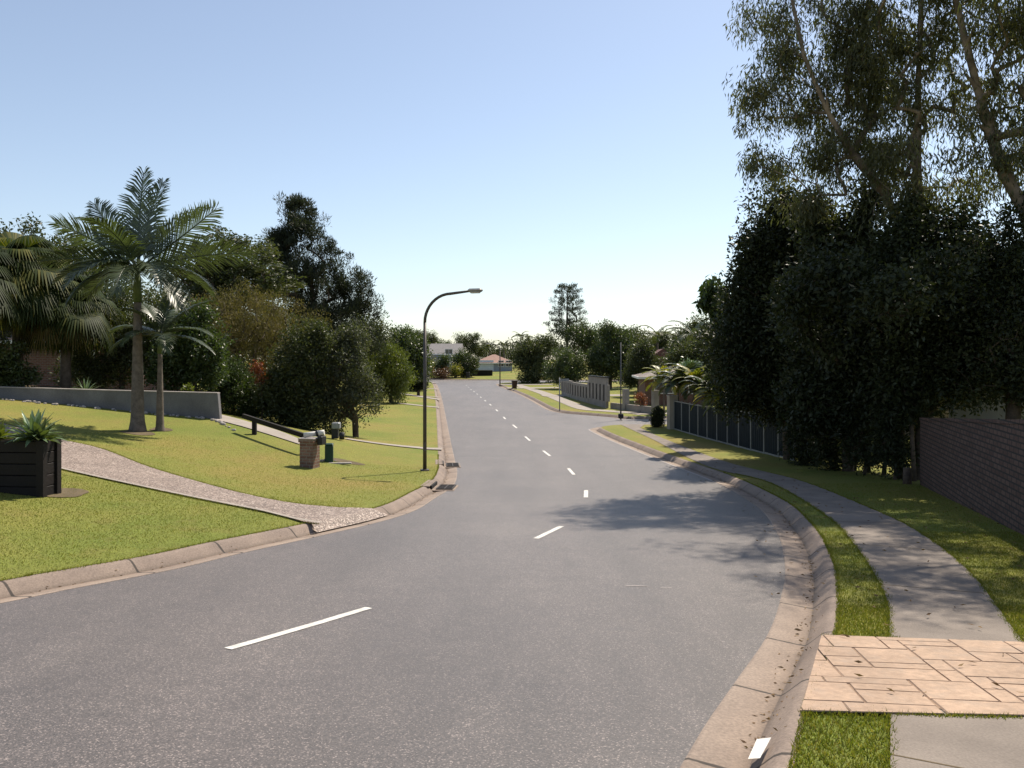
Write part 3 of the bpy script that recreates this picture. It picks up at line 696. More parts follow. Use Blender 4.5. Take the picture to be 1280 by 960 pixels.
def tree(name, px, Y, blobs, nclu, nleaf, L, W, mat, label, cat='tree', group=None, mode='random', rc=.5, tip=.012, base=.15, bark='bark', trunk=None, shell=.5, flat=1.0, depth=1.0, X=None, centers=None, jt=.06, pw=.5, upb=.25, hollow=.42):
    """blobs: photo-pixel ellipses (cx, cy, rx, ry[, dY]) at this tree's own distance, turned into metres"""
    x = (px - CX) / F * Y if X is None else X
    z0 = lz(x, Y)
    root = empty(name, (x, Y, z0), 0, label, cat, group)
    k = Y / F; bl = []
    for b in blobs:
        dy = b[4] if len(b) > 4 else 0
        kk = (Y + dy) / F
        bl.append(((b[0] - CX) * kk - x, dy, EYE + (HY - b[1]) * kk - z0, b[2] * kk, b[2] * kk * depth, b[3] * kk))
    C = sample_blobs(bl, nclu, shell, hollow) if centers is None else centers(bl)
    C[:, 2] = np.maximum(C[:, 2], .15)
    if trunk is None:
        top = np.array([b[:3] for b in bl]).mean(0); h = top[2]
        trunk = [(0, 0, -.1), (top[0] * .12 + .05, top[1] * .1, h * .3), (top[0] * .4, top[1] * .4, h * .6), (top[0] * .8, top[1] * .8, h * .9)]
    A, B, ra, rb = skeleton(trunk, C, tip, base, upb, jt, pw)
    frusta('trunk', A, B, ra, rb, bark, root, 7 if Y < 60 else 5)
    per = np.maximum(1, rng.poisson(nleaf / len(C), len(C))); idx = np.repeat(np.arange(len(C)), per); n = len(idx)
    sz = rng.uniform(.6, 1.35, len(C))
    off = rng.normal(size=(n, 3)); off /= np.maximum(1, np.linalg.norm(off, axis=1) / 1.9)[:, None]; off *= rc * sz[idx][:, None] * .55; off[:, 2] *= flat
    P = C[idx] + off
    if mode == 'droop': Dr = unit(rng.normal(size=(n, 3)) * .45 + off * .3 + np.array([0, 0, -1.0])); P[:, 2] -= rc * .2
    elif mode == 'up': Dr = unit(rng.normal(size=(n, 3)) * .45 + off * .6 / rc + np.array([0, 0, .75]))
    elif mode == 'flatl': Dr = unit(rng.normal(size=(n, 3)) * np.array([1, 1, .3]))
    else: Dr = unit(rng.normal(size=(n, 3)) + off / rc * .7 + np.array([0, 0, -.15]))
    cv = rng.uniform(0, 1, len(C)); var = cv[idx] * .62 + rng.uniform(0, 1, n) * .38  # random leaf tone, weighted by clump so paler clumps look sunlit
    P[:, 2] = np.maximum(P[:, 2], .05)
    leaf_mesh('crown', P, Dr, L * rng.uniform(.65, 1.3, n), W * rng.uniform(.7, 1.2, n), mat, root, var)
    return root

# --- palms
def frond_mesh(length, leaflet, n, e0, droop, vee=.35, w=.04, ragged=.0, twist=0):
    """one pinnate frond growing along +x from the origin; returns V, F(quads)"""
    ts = np.linspace(0, 1, 14); el = e0 - droop * ts ** 1.3
    dx = np.cos(el); dz = np.sin(el); px = np.concatenate([[0], np.cumsum((dx[1:] + dx[:-1]) / 2 * length / 13)]); pz = np.concatenate([[0], np.cumsum((dz[1:] + dz[:-1]) / 2 * length / 13)])
    V = []; Fq = []
    def quadtube(P, r):
        o = len(V)
        for p, rr in zip(P, r):
            for a, b in ((-1, 0), (0, 1), (1, 0), (0, -.7)): V.append((p[0], p[1] + a * rr, p[2] + b * rr))
        for i in range(len(P) - 1):
            for k in range(4): a = o + i * 4 + k; b = o + i * 4 + (k + 1) % 4; Fq.append((a, b, b + 4, a + 4))
    quadtube([(px[i], 0, pz[i]) for i in range(14)], [.035 * (1 - .8 * t) + .004 for t in ts])
    for i in range(n):
        t = .12 + .88 * (i + .5) / n; x = np.interp(t, ts, px); z = np.interp(t, ts, pz); e = np.interp(t, ts, el)
        ll = leaflet * (math.sin(math.pi * min(1, .12 + .82 * t ** .8)) ** .6) * random.uniform(.85, 1.1)
        for s in (-1, 1):
            if random.random() < ragged: continue
            f = .45 + .45 * t + random.uniform(-.08, .08)
            d = np.array([math.cos(e) * f - math.sin(e) * vee * .5, s * math.sqrt(max(.1, 1 - f * f)), math.sin(e) * f + math.cos(e) * vee * .6]); d /= np.linalg.norm(d)
            p0 = np.array([x, 0, z]); p1 = p0 + d * ll * .55; p2 = p1 + (d + np.array([0, 0, -.5])) * ll * .45
            wd = np.array([math.cos(e), 0, math.sin(e)]) * w / 2
            o = len(V); V.extend([tuple(p0 - wd * .6), tuple(p0 + wd * .6), tuple(p1 + wd), tuple(p1 - wd), tuple(p2 + wd * .15), tuple(p2 - wd * .15)])
            Fq.extend([(o, o + 1, o + 2, o + 3), (o + 3, o + 2, o + 4, o + 5)])
    return V, Fq
def add_frond(root, base, az, e0, length, leaflet, n, droop, mat, w=.04, name='frond', ragged=0, roll=0):
    V, Fq = frond_mesh(length, leaflet, n, e0, droop, w=w, ragged=ragged)
    V = np.array(V); c, s = math.cos(roll), math.sin(roll)
    if roll:  # roll about the frond's mean axis
        ax = unit(V[:56].max(0) * 0 + np.array([math.cos(e0 - droop * .3), 0, math.sin(e0 - droop * .3)]))
        K = np.array([[0, -ax[2], ax[1]], [ax[2], 0, -ax[0]], [-ax[1], ax[0], 0]]); Rm = np.eye(3) + s * K + (1 - c) * K @ K; V = V @ Rm.T
    c, s = math.cos(az), math.sin(az)
    V = np.column_stack([V[:, 0] * c - V[:, 1] * s, V[:, 0] * s + V[:, 1] * c, V[:, 2]]) + np.array(base)
    return link(name, np_mesh(name, V, Fq, var=rng.uniform(0, 1, len(Fq)) * .6 + random.uniform(0, .4)), mat, root)
def feather_palm(px, Y, trunk_h, r0, fronds, label, leaflet=.55, n=44, mat='leaf_palm', w=.045, group=None, shaft=.9, lean=(0, 0), name='palm_tree', X=None, r1=None):
    x = (px - CX) / F * Y if X is None else X
    z = lz(x, Y); root = empty(name, (x, Y, z), 0, label, 'palm', group)
    r1 = r1 or r0 * .5; hs = np.linspace(0, 1, 22); path = [(lean[0] * h ** 1.5, lean[1] * h ** 1.5, -.1 + h * (trunk_h + .1)) for h in hs]
    rad = [r0 * (1.0 if h > .12 else 1 + (1 - h / .12) * .35) * (1 - h) + r1 * h + .006 * (i % 2) for i, h in enumerate(hs)]
    MB().tube(path, rad, 12).build('trunk', 'palm_trunk', root)
    tx, ty = lean
    if shaft: MB().tube([(tx, ty, trunk_h - .02), (tx, ty, trunk_h + shaft * .5), (tx, ty, trunk_h + shaft)], [r1 * 1.25, r1 * 1.15, r1 * .5], 10).build('crownshaft', 'crownshaft', root)
    for f in fronds:
        az, e0, ln, dr = f[:4]; rl = f[4] if len(f) > 4 else 0
        add_frond(root, (tx, ty, trunk_h + shaft * .92), R(az), R(e0), ln, leaflet * (ln / 2.6) ** .4, n, R(dr), mat, w, ragged=.03, roll=R(rl))
    return root
# tall palm: azimuth 0 = photo right, 180 = photo left, 90 = away, 270 = toward the camera
feather_palm(172, 26, 4.2, .22, [(176, 40, 3.1, 30, 70), (160, 58, 3.1, 26, -60), (95, 86, 3.3, 12, 0), (60, 82, 3.2, 24, 20), (20, 60, 3.0, 34, 35), (352, 42, 3.4, 26, -75), (10, 22, 3.6, 34, -50), (185, 20, 3.0, 40, 40),
    (190, 16, 2.6, 60), (215, -5, 2.4, 60), (240, 12, 2.6, 65), (280, 8, 2.7, 70), (310, 15, 2.6, 68), (330, -8, 2.5, 55), (40, 10, 2.6, 60), (120, 15, 2.6, 60), (255, 55, 2.7, 60), (160, 0, 2.4, 50)],
    'tall feather palm with upright silvery fronds, largest palm on the left lawn', leaflet=.88, n=64, w=.062, group='palms on the left lawn', shaft=1.15)
feather_palm(200, 26.4, 2.55, .13, [(170, 30, 1.9, 60), (200, 10, 1.7, 70), (250, 20, 1.7, 70), (300, 15, 1.8, 75), (350, 25, 1.9, 55), (20, 55, 2.0, 40), (60, 80, 1.8, 25), (100, 55, 1.8, 50), (140, 60, 1.7, 40), (5, 5, 1.8, 50), (230, 60, 1.6, 60)],
    'small slender palm standing right of the tall palm', leaflet=.6, n=44, w=.055, group='palms on the left lawn', shaft=.6)
def fan_palm(px, Y, h, nf, rad, label, group=None, skirt=40, X=None):
    x = (px - CX) / F * Y if X is None else X
    z = lz(x, Y); root = empty('fan_palm', (x, Y, z), 0, label, 'palm', group)
    MB().tube([(0, 0, -.1), (0, 0, h * .5), (0, 0, h)], [.22, .19, .17], 12).build('trunk', 'palm_trunk', root)
    for i in range(nf):
        az = i * 2.399 + random.uniform(-.2, .2); el = R(80 - 110 * (i + .5) / nf + random.uniform(-8, 8)); pl = rad * random.uniform(.7, .95)
        d = np.array([math.cos(az) * math.cos(el), math.sin(az) * math.cos(el), math.sin(el)]); base = np.array([0, 0, h])
        hub = base + d * pl + np.array([0, 0, -.12 * pl]); V = []; Fq = []
        side = unit(np.cross(d, [0, 0, 1.0])); nn = np.cross(side, d); f = unit(d * .8 + np.array([0, 0, -.5])); u2 = unit(np.cross(side, f))
        for p, q, ww in ((base, hub, .018),):
            V += [tuple(p - side * ww), tuple(p + side * ww), tuple(q + side * ww * .7), tuple(q - side * ww * .7)]; Fq.append((0, 1, 2, 3))
        m = 46; fr = rad * random.uniform(.75, .95)
        for k in range(m):
            a = (k / (m - 1) - .5) * R(270); dd = f * math.cos(a) + side * math.sin(a); p1 = hub + dd * fr * .6 + u2 * .08 * abs(math.sin(a)); p2 = p1 + (dd * .55 + np.array([0, 0, -.75])) * fr * random.uniform(.4, .75)
            ws = np.cross(u2, dd) * (fr * .032); o = len(V)
            V += [tuple(hub), tuple(hub + ws * .2), tuple(p1 + ws), tuple(p1 - ws), tuple(p2 + ws * .12), tuple(p2 - ws * .12)]; Fq += [(o, o + 1, o + 2, o + 3), (o + 3, o + 2, o + 4, o + 5)]
        dead = el < R(-12)
        link('frond', np_mesh('frond', V, Fq, var=rng.uniform(0, 1, len(Fq)) * .5 + random.uniform(0, .5)), 'leaf_dead' if dead and i % 3 == 0 else 'leaf_fan', root)
    if skirt:
        n = 5200; a = rng.uniform(0, 2 * np.pi, n); r = rng.uniform(.15, rad * 1.35, n); P = np.column_stack([np.cos(a) * r, np.sin(a) * r, h - rng.uniform(-.3, 1.3, n)])
        leaf_mesh('hanging_leaves', P, unit(rng.normal(size=(n, 3)) * .2 + np.array([0, 0, -1])), rng.uniform(.3, .8, n), .022, 'leaf_fan', root, rng.uniform(.3, 1, n))
    return root
GP = 'fan palms behind the left garden wall'
fan_palm(22, 31, 4.5, 48, 1.5, 'largest fan palm at the far left edge with hanging leaf tips', GP)
fan_palm(82, 32, 3.5, 42, 1.35, 'shorter fan palm between the left edge and the tall palm', GP)
fan_palm(-50, 29, 4.0, 42, 1.5, 'fan palm mostly cut off by the left edge of the photo', GP)

# --- left garden trees and shrubs
GL = 'trees behind the left gardens'
tree('dark_tree', 290, 46, [(290, 330, 62, 36), (245, 345, 45, 30, 2), (335, 352, 40, 24, -1), (280, 380, 60, 30)], 300, 30000, .20, .10, 'leaf_deep', 'spreading dark layered tree behind the palms', group=GL, mode='flatl', rc=.7, flat=.35, base=.3)
tree('olive_tree', 305, 38, [(300, 400, 58, 42), (350, 420, 52, 45), (250, 420, 45, 50), (330, 465, 70, 40), (400, 440, 30, 40)], 420, 52000, .12, .035, 'leaf_olive', 'feathery brownish olive tree below the dark conifer', group=GL, mode='droop', rc=.5, base=.2)
tree('tall_conifer', 400, 52, [(380, 282, 30, 36), (335, 345, 18, 16), (348, 306, 20, 26), (362, 285, 18, 22), (352, 320, 26, 34), (345, 350, 22, 22), (410, 315, 18, 30), (368, 262, 12, 16), (392, 268, 12, 18), (385, 350, 48, 38), (430, 360, 30, 34), (455, 385, 22, 32), (405, 405, 52, 35), (440, 420, 38, 30)], 500, 62000, .26, .05, 'leaf_conifer', 'tall dark conifer, highest tree on the left side', group=GL, mode='up', rc=.40, base=.35, shell=.3)
tree('glossy_tree', 445, 35, [(425, 455, 38, 46), (450, 490, 28, 32), (400, 495, 34, 38), (440, 425, 24, 26), (410, 520, 25, 18)], 330, 34000, .11, .055, 'leaf_grey', 'grey green small leaved tree beside the letterboxes', group=GL, rc=.38, base=.14, tip=.008)
tree('dark_shrub', 372, 34, [(372, 470, 34, 50), (350, 500, 30, 36), (388, 430, 26, 30), (375, 520, 30, 20)], 260, 30000, .13, .065, 'leaf_deep', 'very dark upright bush left of the grey green tree', 'shrub', 'shrubs behind the left gardens', rc=.4, base=.1)
tree('garden_shrub', 300, 35, [(300, 490, 34, 36), (330, 500, 24, 26), (275, 470, 26, 34)], 220, 22000, .11, .05, 'leaf_glossy', 'glossy green bush beyond the right end of the garden wall', 'shrub', 'shrubs behind the left gardens', rc=.38, base=.08)
tree('garden_shrub', 243, 33, [(240, 425, 28, 40), (262, 450, 22, 34), (220, 455, 26, 30)], 200, 20000, .16, .07, 'leaf_glossy', 'bright leafy bush right behind the small palm', 'shrub', 'shrubs behind the left gardens', rc=.42, base=.1)
tree('garden_shrub', 150, 34, [(150, 420, 40, 44), (120, 460, 40, 28), (190, 440, 34, 40), (215, 400, 30, 34), (130, 390, 30, 30)], 330, 34000, .14, .06, 'leaf_deep', 'dark dense bush filling the gap behind the tall palm trunk', 'shrub', 'shrubs behind the left gardens', rc=.45, base=.12)
tree('garden_shrub', 8, 30, [(-5, 445, 30, 18), (25, 470, 18, 12), (0, 470, 22, 16)], 110, 9000, .13, .06, 'leaf_mid', 'low green bush under the largest fan palm', 'shrub', 'shrubs behind the left gardens', rc=.3, base=.05)
tree('screen_tree', 60, 42, [(60, 330, 60, 50), (0, 330, 60, 50), (-60, 360, 60, 70), (120, 370, 50, 50), (20, 400, 80, 50)], 380, 36000, .2, .1, 'leaf_deep', 'broad dark tree behind the fan palms', group=GL, rc=.7, base=.3)
tree('flowering_shrub', 327, 33.6, [(323, 462, 7, 10), (330, 473, 6, 6)], 34, 800, .10, .06, 'leaf_red', 'small bush with red flower heads in front of the olive tree', 'shrub', rc=.22, base=.04)
tree('weeping_tree', 488, 62, [(485, 458, 26, 26), (500, 475, 17, 26), (474, 480, 16, 20)], 260, 30000, .17, .06, 'leaf_lime', 'yellow green weeping tree at the edge of the far left lawns', group=GL, mode='droop', rc=.55, base=.15)
tree('background_tree', 512, 84, [(508, 440, 20, 24), (524, 452, 12, 26), (500, 425, 14, 14), (515, 475, 14, 16)], 200, 18000, .26, .13, 'leaf_mid', 'leafy green tree rising behind the yellow green weeping tree', group=GL, rc=.8, base=.2)
tree('background_tree', 470, 66, [(470, 420, 20, 22), (455, 450, 26, 30)], 160, 14000, .22, .1, 'leaf_deep', 'dark tree filling the gap right of the conifer', group=GL, rc=.7, base=.2)
tree('background_tree', 420, 60, [(410, 430, 60, 40), (350, 400, 50, 50), (300, 420, 60, 50), (230, 400, 60, 50)], 300, 26000, .24, .12, 'leaf_deep', 'dark wide tree hidden low behind the olive tree', group=GL, rc=.8, base=.25)

def spiky(name, loc, n, L, W, mat, label, cat='plant', group=None, up=.4, z=0):
    root = empty(name, loc, 0, label, cat, group); V = []; Fq = []
    for i in range(n):
        a = i * 2.399; e = R(85 - 75 * ((i + .5) / n) ** (1 / (1 + up))); l = L * random.uniform(.75, 1.1)
        d = np.array([math.cos(a) * math.cos(e), math.sin(a) * math.cos(e), math.sin(e)]); s = np.array([-math.sin(a), math.cos(a), 0]); p = d * .03 + np.array([0, 0, z])
        o = len(V)
        for t, w in ((0, .5), (.35, 1), (.7, .7), (1, .05)):
            c = p + d * l * t + np.array([0, 0, -.35 * l * t * t * math.cos(e)]); b = np.array([0, 0, .2 * W * w])
            V += [tuple(c - s * W * w / 2 + b), tuple(c - np.array([0, 0, .04 * W])), tuple(c + s * W * w / 2 + b)]
        for k in range(3):
            q = o + 3 * k; Fq += [(q, q + 1, q + 4, q + 3), (q + 1, q + 2, q + 5, q + 4)]
    link('leaves', np_mesh('leaves', V, Fq, var=rng.uniform(0, 1, len(Fq))), mat, root)
    return root

# --- planter box with agaves, far left
pA = ug(59, 621); pz = lz(*pA) - .02; pw = 4.2; pd = .5; ph = 1.0
rz = R(-3)
root = empty('planter_box', (pA[0] - pw / 2, pA[1] + pd / 2, pz), rz, 'black timber planter box cut off by the left edge', 'planter')
m_ = MB()
for k in range(5): m_.box((0, 0, .1 + k * .2), (pw - .04, pd - .04, .19), bev=.008)
m_.build('box', 'timber_black', root)
for s in (-1, 1):
    for t in (-1, 1): MB().box((s * (pw / 2 - .05), t * (pd / 2 - .05), .5), (.13, .13, 1.02), bev=.006).build('corner_post', 'timber_black', root)
MB().box((0, 0, 1.0), (pw - .25, pd - .25, .03)).build('soil', 'soil', root)
gpl = 'plants in the black planter'
for (dx, dy, n, L_, W_, mt, lb) in ((1.78, .0, 46, .62, .10, 'leaf_agave', 'spiky pale green agave at the right end of the planter'), (1.15, .0, 26, .36, .10, 'leaf_lime', 'bright green rosette left of the agave'), (.75, -.05, 26, .38, .09, 'leaf_orange', 'orange tinted bromeliad in the planter'), (1.98, -.12, 14, .42, .15, 'leaf_mid', 'low broad leaved succulent spilling over the planter corner')):
    c, s = math.cos(rz), math.sin(rz)
    spiky('agave' if 'agave' in lb else 'rosette_plant', (root.location.x + dx * c - dy * s, root.location.y + dx * s + dy * c, pz + 1.0), n, L_, W_, mt, lb, 'plant', gpl)

# --- garden retaining wall, left
wpts = [(-40, 29.2), at(-5, 29.2), at(130, 29.0), at(272, 29.0)]
tops = [484.5, 484.3, 488.5, 492]
root = empty('garden_wall', (wpts[-1][0], wpts[-1][1], lz(*wpts[-1])), 0, 'low grey rendered garden wall behind the palms', 'wall')
m_ = MB(); cp = MB(); ox, oy, oz = root.location
for i in range(len(wpts) - 1):
    (xa, ya), (xb, yb) = wpts[i], wpts[i + 1]; za = EYE + (HY - tops[i]) * ya / F - oz; zb = EYE + (HY - tops[i + 1]) * yb / F - oz
    vs = []
    for (x, y, zt) in ((xa, ya, za), (xb, yb, zb)):
        for dy in (0, .22):
            vs += [(x - ox + (.12 if i == 2 and x == xb else 0), y - oy + dy, lz(x, y) - oz - .4), (x - ox, y - oy + dy, zt)]
    m_.add(vs, [(0, 4, 5, 1), (2, 3, 7, 6), (1, 5, 7, 3), (0, 2, 6, 4), (0, 1, 3, 2), (4, 6, 7, 5)])
    cp.add([(x - ox, y - oy + dy, zt + dz) for (x, y, zt) in ((xa, ya, za), (xb, yb, zb)) for dy in (-.025, .245) for dz in (.003, .035)], [(0, 4, 5, 1), (2, 3, 7, 6), (1, 5, 7, 3), (0, 2, 6, 4), (0, 1, 3, 2), (4, 6, 7, 5)])
m_.build('wall_body', 'block_grey', root); cp.build('coping', 'cap_pale', root)
# retained garden bed behind the wall
bed = [(-40, 29.35), (at(272, 29.15)[0] - .05, 29.2), (at(262, 32)[0], 32), (-40, 35)]
bz = lambda x, y: np.maximum(land_z(x, y) + .05, EYE - (490 - HY) * .029 - .12 + 0 * x)
tag(patch('garden_bed', bed, bz, 0, 'soil', .8), kind='structure')
x_, y_ = at(107, 29.9); spiky('cordyline', (x_, y_, float(bz(x_, y_))), 34, .75, .06, 'leaf_agave', 'spiky pale rosette just behind the garden wall')
x_, y_ = at(230, 29.7); tree('low_plant', 233, 29.7, [(234, 487, 4, 4)], 14, 300, .12, .06, 'leaf_lime', 'tiny lime green plant peeking over the garden wall', 'plant', rc=.12, base=.01)
# pebbles edging below wall
rk = MB()
for k in range(70):
    px_ = random.uniform(0, 300); x, y = at(px_, 28.75 + random.uniform(-.12, .12)); s = random.uniform(.04, .09)
    if px_ > 272: x, y = ug(px_ - 2 + random.uniform(-3, 3), 526 + (px_ - 272) * .55)
    rk.box((x, y, lz(x, y) + s * .3), (s * 1.6, s * 1.2, s), random.uniform(0, 3), bev=.02)
tag(rk.build('edging_stones', 'cap_pale'), 'scattered edging stones along the foot of the garden wall', 'stones', kind='stuff')

# --- timber handrail beside the garden path
root_p = ug(318, 543); root = empty('handrail', (root_p[0], root_p[1], lz(*root_p)), 0, 'dark timber handrail sloping down beside the garden path', 'handrail')
MB().box((0, 0, .24), (.14, .14, .52), bev=.01).build('post', 'timber_black', root)
yy = root_p[1]; A = Vector(((304 - CX) / F * yy - root_p[0], .0, EYE + (HY - 520) * yy / F - root.location.z)); B_ = Vector(((386 - CX) / F * (yy - 1.8) - root_p[0], -1.8, EYE + (HY - 546.5) * (yy - 1.8) / F - root.location.z))
MB().bar(A, B_, .10, .15).build('rail', 'timber_black', root)
xq = B_ + Vector((-.1, 0, 0)); g_ = lz(xq.x + root_p[0], xq.y + root_p[1]) - root.location.z
MB().box((xq.x, xq.y + .02, (g_ + xq.z) / 2 - .06), (.12, .12, max(.2, xq.z - g_)), bev=.01).build('post', 'timber_black', root)

# --- brick letterbox pier
p = ug(384, 585.5); root = empty('letterbox_pier', (p[0], p[1] + .3, lz(p[0], p[1] + .3)), R(-14), 'brown brick letterbox pier with white newspaper tube on top', 'letterbox')
MB().box((0, 0, .36), (.43, .43, .80)).build('brick_body', 'brick_pier', root)
m_ = MB(); m_.box((0, 0, .80), (.49, .49, .085)); m_.build('brick_collar', 'brick_pier', root)
MB().box((0, 0, .862), (.52, .52, .035), bev=.008).build('cap', 'cap_pale', root)
tb = MB().tube([(-.16, -.05, .955), (.20, .05, 1.0)], .075, 14).tube([(.25, .06, 1.005), (.42, .11, 1.03)], .085, 14).build('newspaper_tube', 'paint_white', root)
MB().tube([(.19, .047, .998), (.255, .067, 1.008)], .095, 14).build('strap', 'dark_plastic', root)
MB().box((.36, .06, .80), (.16, .3, .26), bev=.02).build('mailbox', 'dark_plastic', root)
# --- green service pillar
p = ug(410.5, 577.5); root = empty('service_pillar', (p[0], p[1] + .1, lz(p[0], p[1] + .1)), R(8), 'short dark green electricity service pillar on the lawn', 'service pillar')
MB().box((0, 0, .25), (.25, .22, .54), bev=.02).build('body', 'green_plastic', root); MB().box((0, 0, .545), (.27, .24, .06), bev=.025).build('lid', 'green_plastic', root)
rk = MB()
for (dx, dy, s) in ((-.22, -.1, .09), (-.15, .05, .07), (.2, -.12, .05)): rk.box((dx, dy, .04), (s, s, s), .5, bev=.02)
rk.build('rubble', 'cap_pale', root)
x_, y_ = ug(424, 580); MB().add([(0, 0, 0)], []) ; o_ = MB().box((0, 0, .02), (.75, .12, .05), .1, bev=.008).box((-.35, .16, .02), (.4, .1, .05), -.9, bev=.008).build('concrete_offcut', 'cap_pale'); o_.location = (x_, y_, lz(x_, y_)); tag(o_, 'broken concrete edging pieces beside the green pillar', 'rubble')
# --- second letterbox on a dark green stand
p = ug(419, 549); Yl = p[1]; root = empty('letterbox', (p[0], p[1], lz(*p)), 0, 'small grey letterbox on a dark stand in front of the tree', 'letterbox')
s_ = Yl / F
MB().box((0, 0, 8 * s_), (8 * s_, .25, 14 * s_), bev=.02).build('stand', 'dark_plastic', root)
MB().box((1.4 * s_, 0, 17 * s_), (10 * s_, .3, 8 * s_), bev=.03).build('box', 'steel_grey', root)
m_ = MB().tube([(9 * s_, -.1, .0), (9 * s_, -.1, 9 * s_)], 3.2 * s_, 14); m_.build('bin_base', 'dark_plastic', root)
# --- lamps
def lamp(loc, h, arm, adir, label, rz=0, sc=1):
    root = empty('street_lamp', loc, rz, label, 'street lamp', 'street lamps along the road')
    MB().tube([(0, 0, -.1), (0, 0, h * .45), (0, 0, h - 1.0)], [.060 * sc, .055 * sc, .046 * sc], 14).build('pole', 'steel_pole', root)
    pts = [(0, 0, h - 1.02)]
    for k in range(1, 11):
        a = math.pi / 2 * k / 10; r = .85; pts.append((adir[0] * r * (1 - math.cos(a)), adir[1] * r * (1 - math.cos(a)), h - 1.0 + r * math.sin(a) * 1.02))
    pts.append((adir[0] * arm, adir[1] * arm, h - .06))
    MB().tube(pts, [.045 * sc] * 11 + [.036 * sc], 10).build('arm', 'steel_pole', root)
    a = math.atan2(adir[1], adir[0]); c = (adir[0] * (arm + .12), adir[1] * (arm + .12), h - .05)
    hd = MB(); hd.box(c, (.46, .2, .11), a, bev=.045); hd.build('lamp_head', 'lamp_head', root)
    MB().box((c[0], c[1], c[2] - .065), (.3, .15, .05), a, bev=.02).build('lens', 'lamp_lens', root)
    if h > 4.9:
        MB().box((0, 0, .02), (.26, .26, .05), .2, bev=.01).build('base_plate', 'steel_pole', root); MB().box((0, -.066, .75), (.07, .02, .28)).build('access_cover', 'steel_pole', root)
    return root
p = ug(531, 588.5); lh = EYE + (HY - 362.5) * p[1] / F - lz(*p)
lamp((p[0], p[1], lz(*p)), lh, 1.52, (.96, -.28), 'dark bent arm street lamp on the left verge, the near one')
p = ug(625, 482); p = (p[0], min(p[1], 108)); p = ((625 - CX) / F * p[1], p[1]); lh2 = EYE + (HY - 429) * p[1] / F - lz(*p)
lamp((p[0], p[1], lz(*p)), lh2, 1.5, (-.97, .2), 'far street lamp before the red roofed house', sc=1.3)

# --- stormwater grates in the left kerb
def grate(px, py, label):
    x, y = up(px, py); i = int(np.argmin(np.linalg.norm(KL - np.array([x, y]), axis=1))); t = KL[i + 1] - KL[i]; a = math.atan2(t[1], t[0])
    c = KL[i] + np.array([-t[1], t[0]]) / np.linalg.norm(t) * .12
    root = empty('storm_drain', (c[0], c[1], float(road_z(*c))), a, label, 'drain', 'drains in the left kerb')
    sl = -(float(road_z(*(c + t / np.linalg.norm(t)))) - float(road_z(*c)))
    root.rotation_euler = (0, math.atan(sl), a)
    MB().box((0, .02, .006), (1.25, .56, .03), bev=.008).build('pit_slab', 'kerb_concrete', root)
    MB().box((0, 0, .024), (.96, .42, .012)).build('pit_shade', 'rubber', root)  # black slab under the bars, painted shade of the pit
    m = MB()
    for k in range(11): m.box((-.43 + k * .086, 0, .036), (.03, .40, .02))
    m.box((0, -.2, .036), (.98, .03, .03)); m.box((0, .2, .036), (.98, .03, .03)); m.box((-.48, 0, .036), (.03, .43, .03)); m.box((.48, 0, .036), (.03, .43, .03)); m.box((0, 0, .038), (.98, .03, .022)); m.build('grate', 'cast_iron', root)
    MB().box((0, .33, .085), (1.1, .05, .085)).build('inlet_shade', 'rubber', root)  # solid black box, drawn for the shade inside the kerb inlet
    MB().box((0, .47, .128), (1.5, .24, .035), bev=.01).build('lintel', 'kerb_concrete', root)
    return root
grate(553, 611, 'near rusted stormwater grate at the bend of the kerb'); grate(571, 582, 'farther stormwater grate just past the lamp post')

# --- small things on the far left lawns
def yucca(px, Y, h, label):
    x, y = at(px, Y); z = lz(x, y); root = empty('yucca', (x, y, z), 0, label, 'plant')
    MB().tube([(0, 0, -.05), (0, 0, h * .5)], [.16, .12], 8).tube([(0, 0, h * .3), (-.45, 0, h * .7)], [.1, .09], 7).tube([(0, 0, h * .3), (.4, .1, h * .7)], [.1, .09], 7).build('stem', 'bark', root)
    for (dx, dz) in ((-.5, h * .72), (.42, h * .75), (0, h * .62)):
        n = 420; d = unit(rng.normal(size=(n, 3)) + np.array([0, 0, .3])); leaf_mesh('leaf_head', np.array([dx, 0, dz]) + d * .05, d, .55, .06, 'leaf_dark', root, rng.uniform(0, 1, n))
yucca(523, 75, 1.35, 'dark forked yucca standing alone on the far left lawn')
def post_box(px, Y, h, label, mt='dark_plastic'):
    x, y = at(px, Y); root = empty('letterbox', (x, y, lz(x, y)), 0, label, 'letterbox'); MB().box((0, 0, h * .35), (.12, .12, h * .75)).build('post', mt, root); MB().box((0, 0, h * .85), (.42, .45, h * .3), bev=.04).build('box', mt, root)
post_box(503, 84, 1.2, 'dark letterbox post below the yellow green weeping tree'); post_box(535, 104, 1.2, 'small letterbox at the far end of the left lawns')

# wheelie bins
def bin_(loc, label, mt, rz=0):
    root = empty('wheelie_bin', loc, rz, label, 'bin', 'bins put out on the verge')
    V = [(-.22, -.24, .1), (.22, -.24, .1), (.22, .2, .1), (-.22, .2, .1), (-.29, -.34, .95), (.29, -.34, .95), (.29, .3, .95), (-.29, .3, .95)]
    MB().add(V, [(3, 2, 1, 0), (4, 5, 6, 7), (0, 1, 5, 4), (1, 2, 6, 5), (2, 3, 7, 6), (3, 0, 4, 7)]).build('body', mt, root)
    MB().box((0, -.02, .99), (.62, .70, .07), bev=.03).tube([(-.28, .36, .98), (.28, .36, .98)], .02, 8).build('lid', 'dark_plastic', root)
    for s in (-1, 1): MB().tube([(s * .22, .24, .1), (s * .27, .24, .1)], .1, 14).build('wheel', 'rubber', root)
x, y = at(643, 91); bin_((x, y, lz(x, y)), 'maroon wheelie bin on the right verge of the road', 'maroon_plastic', .2)
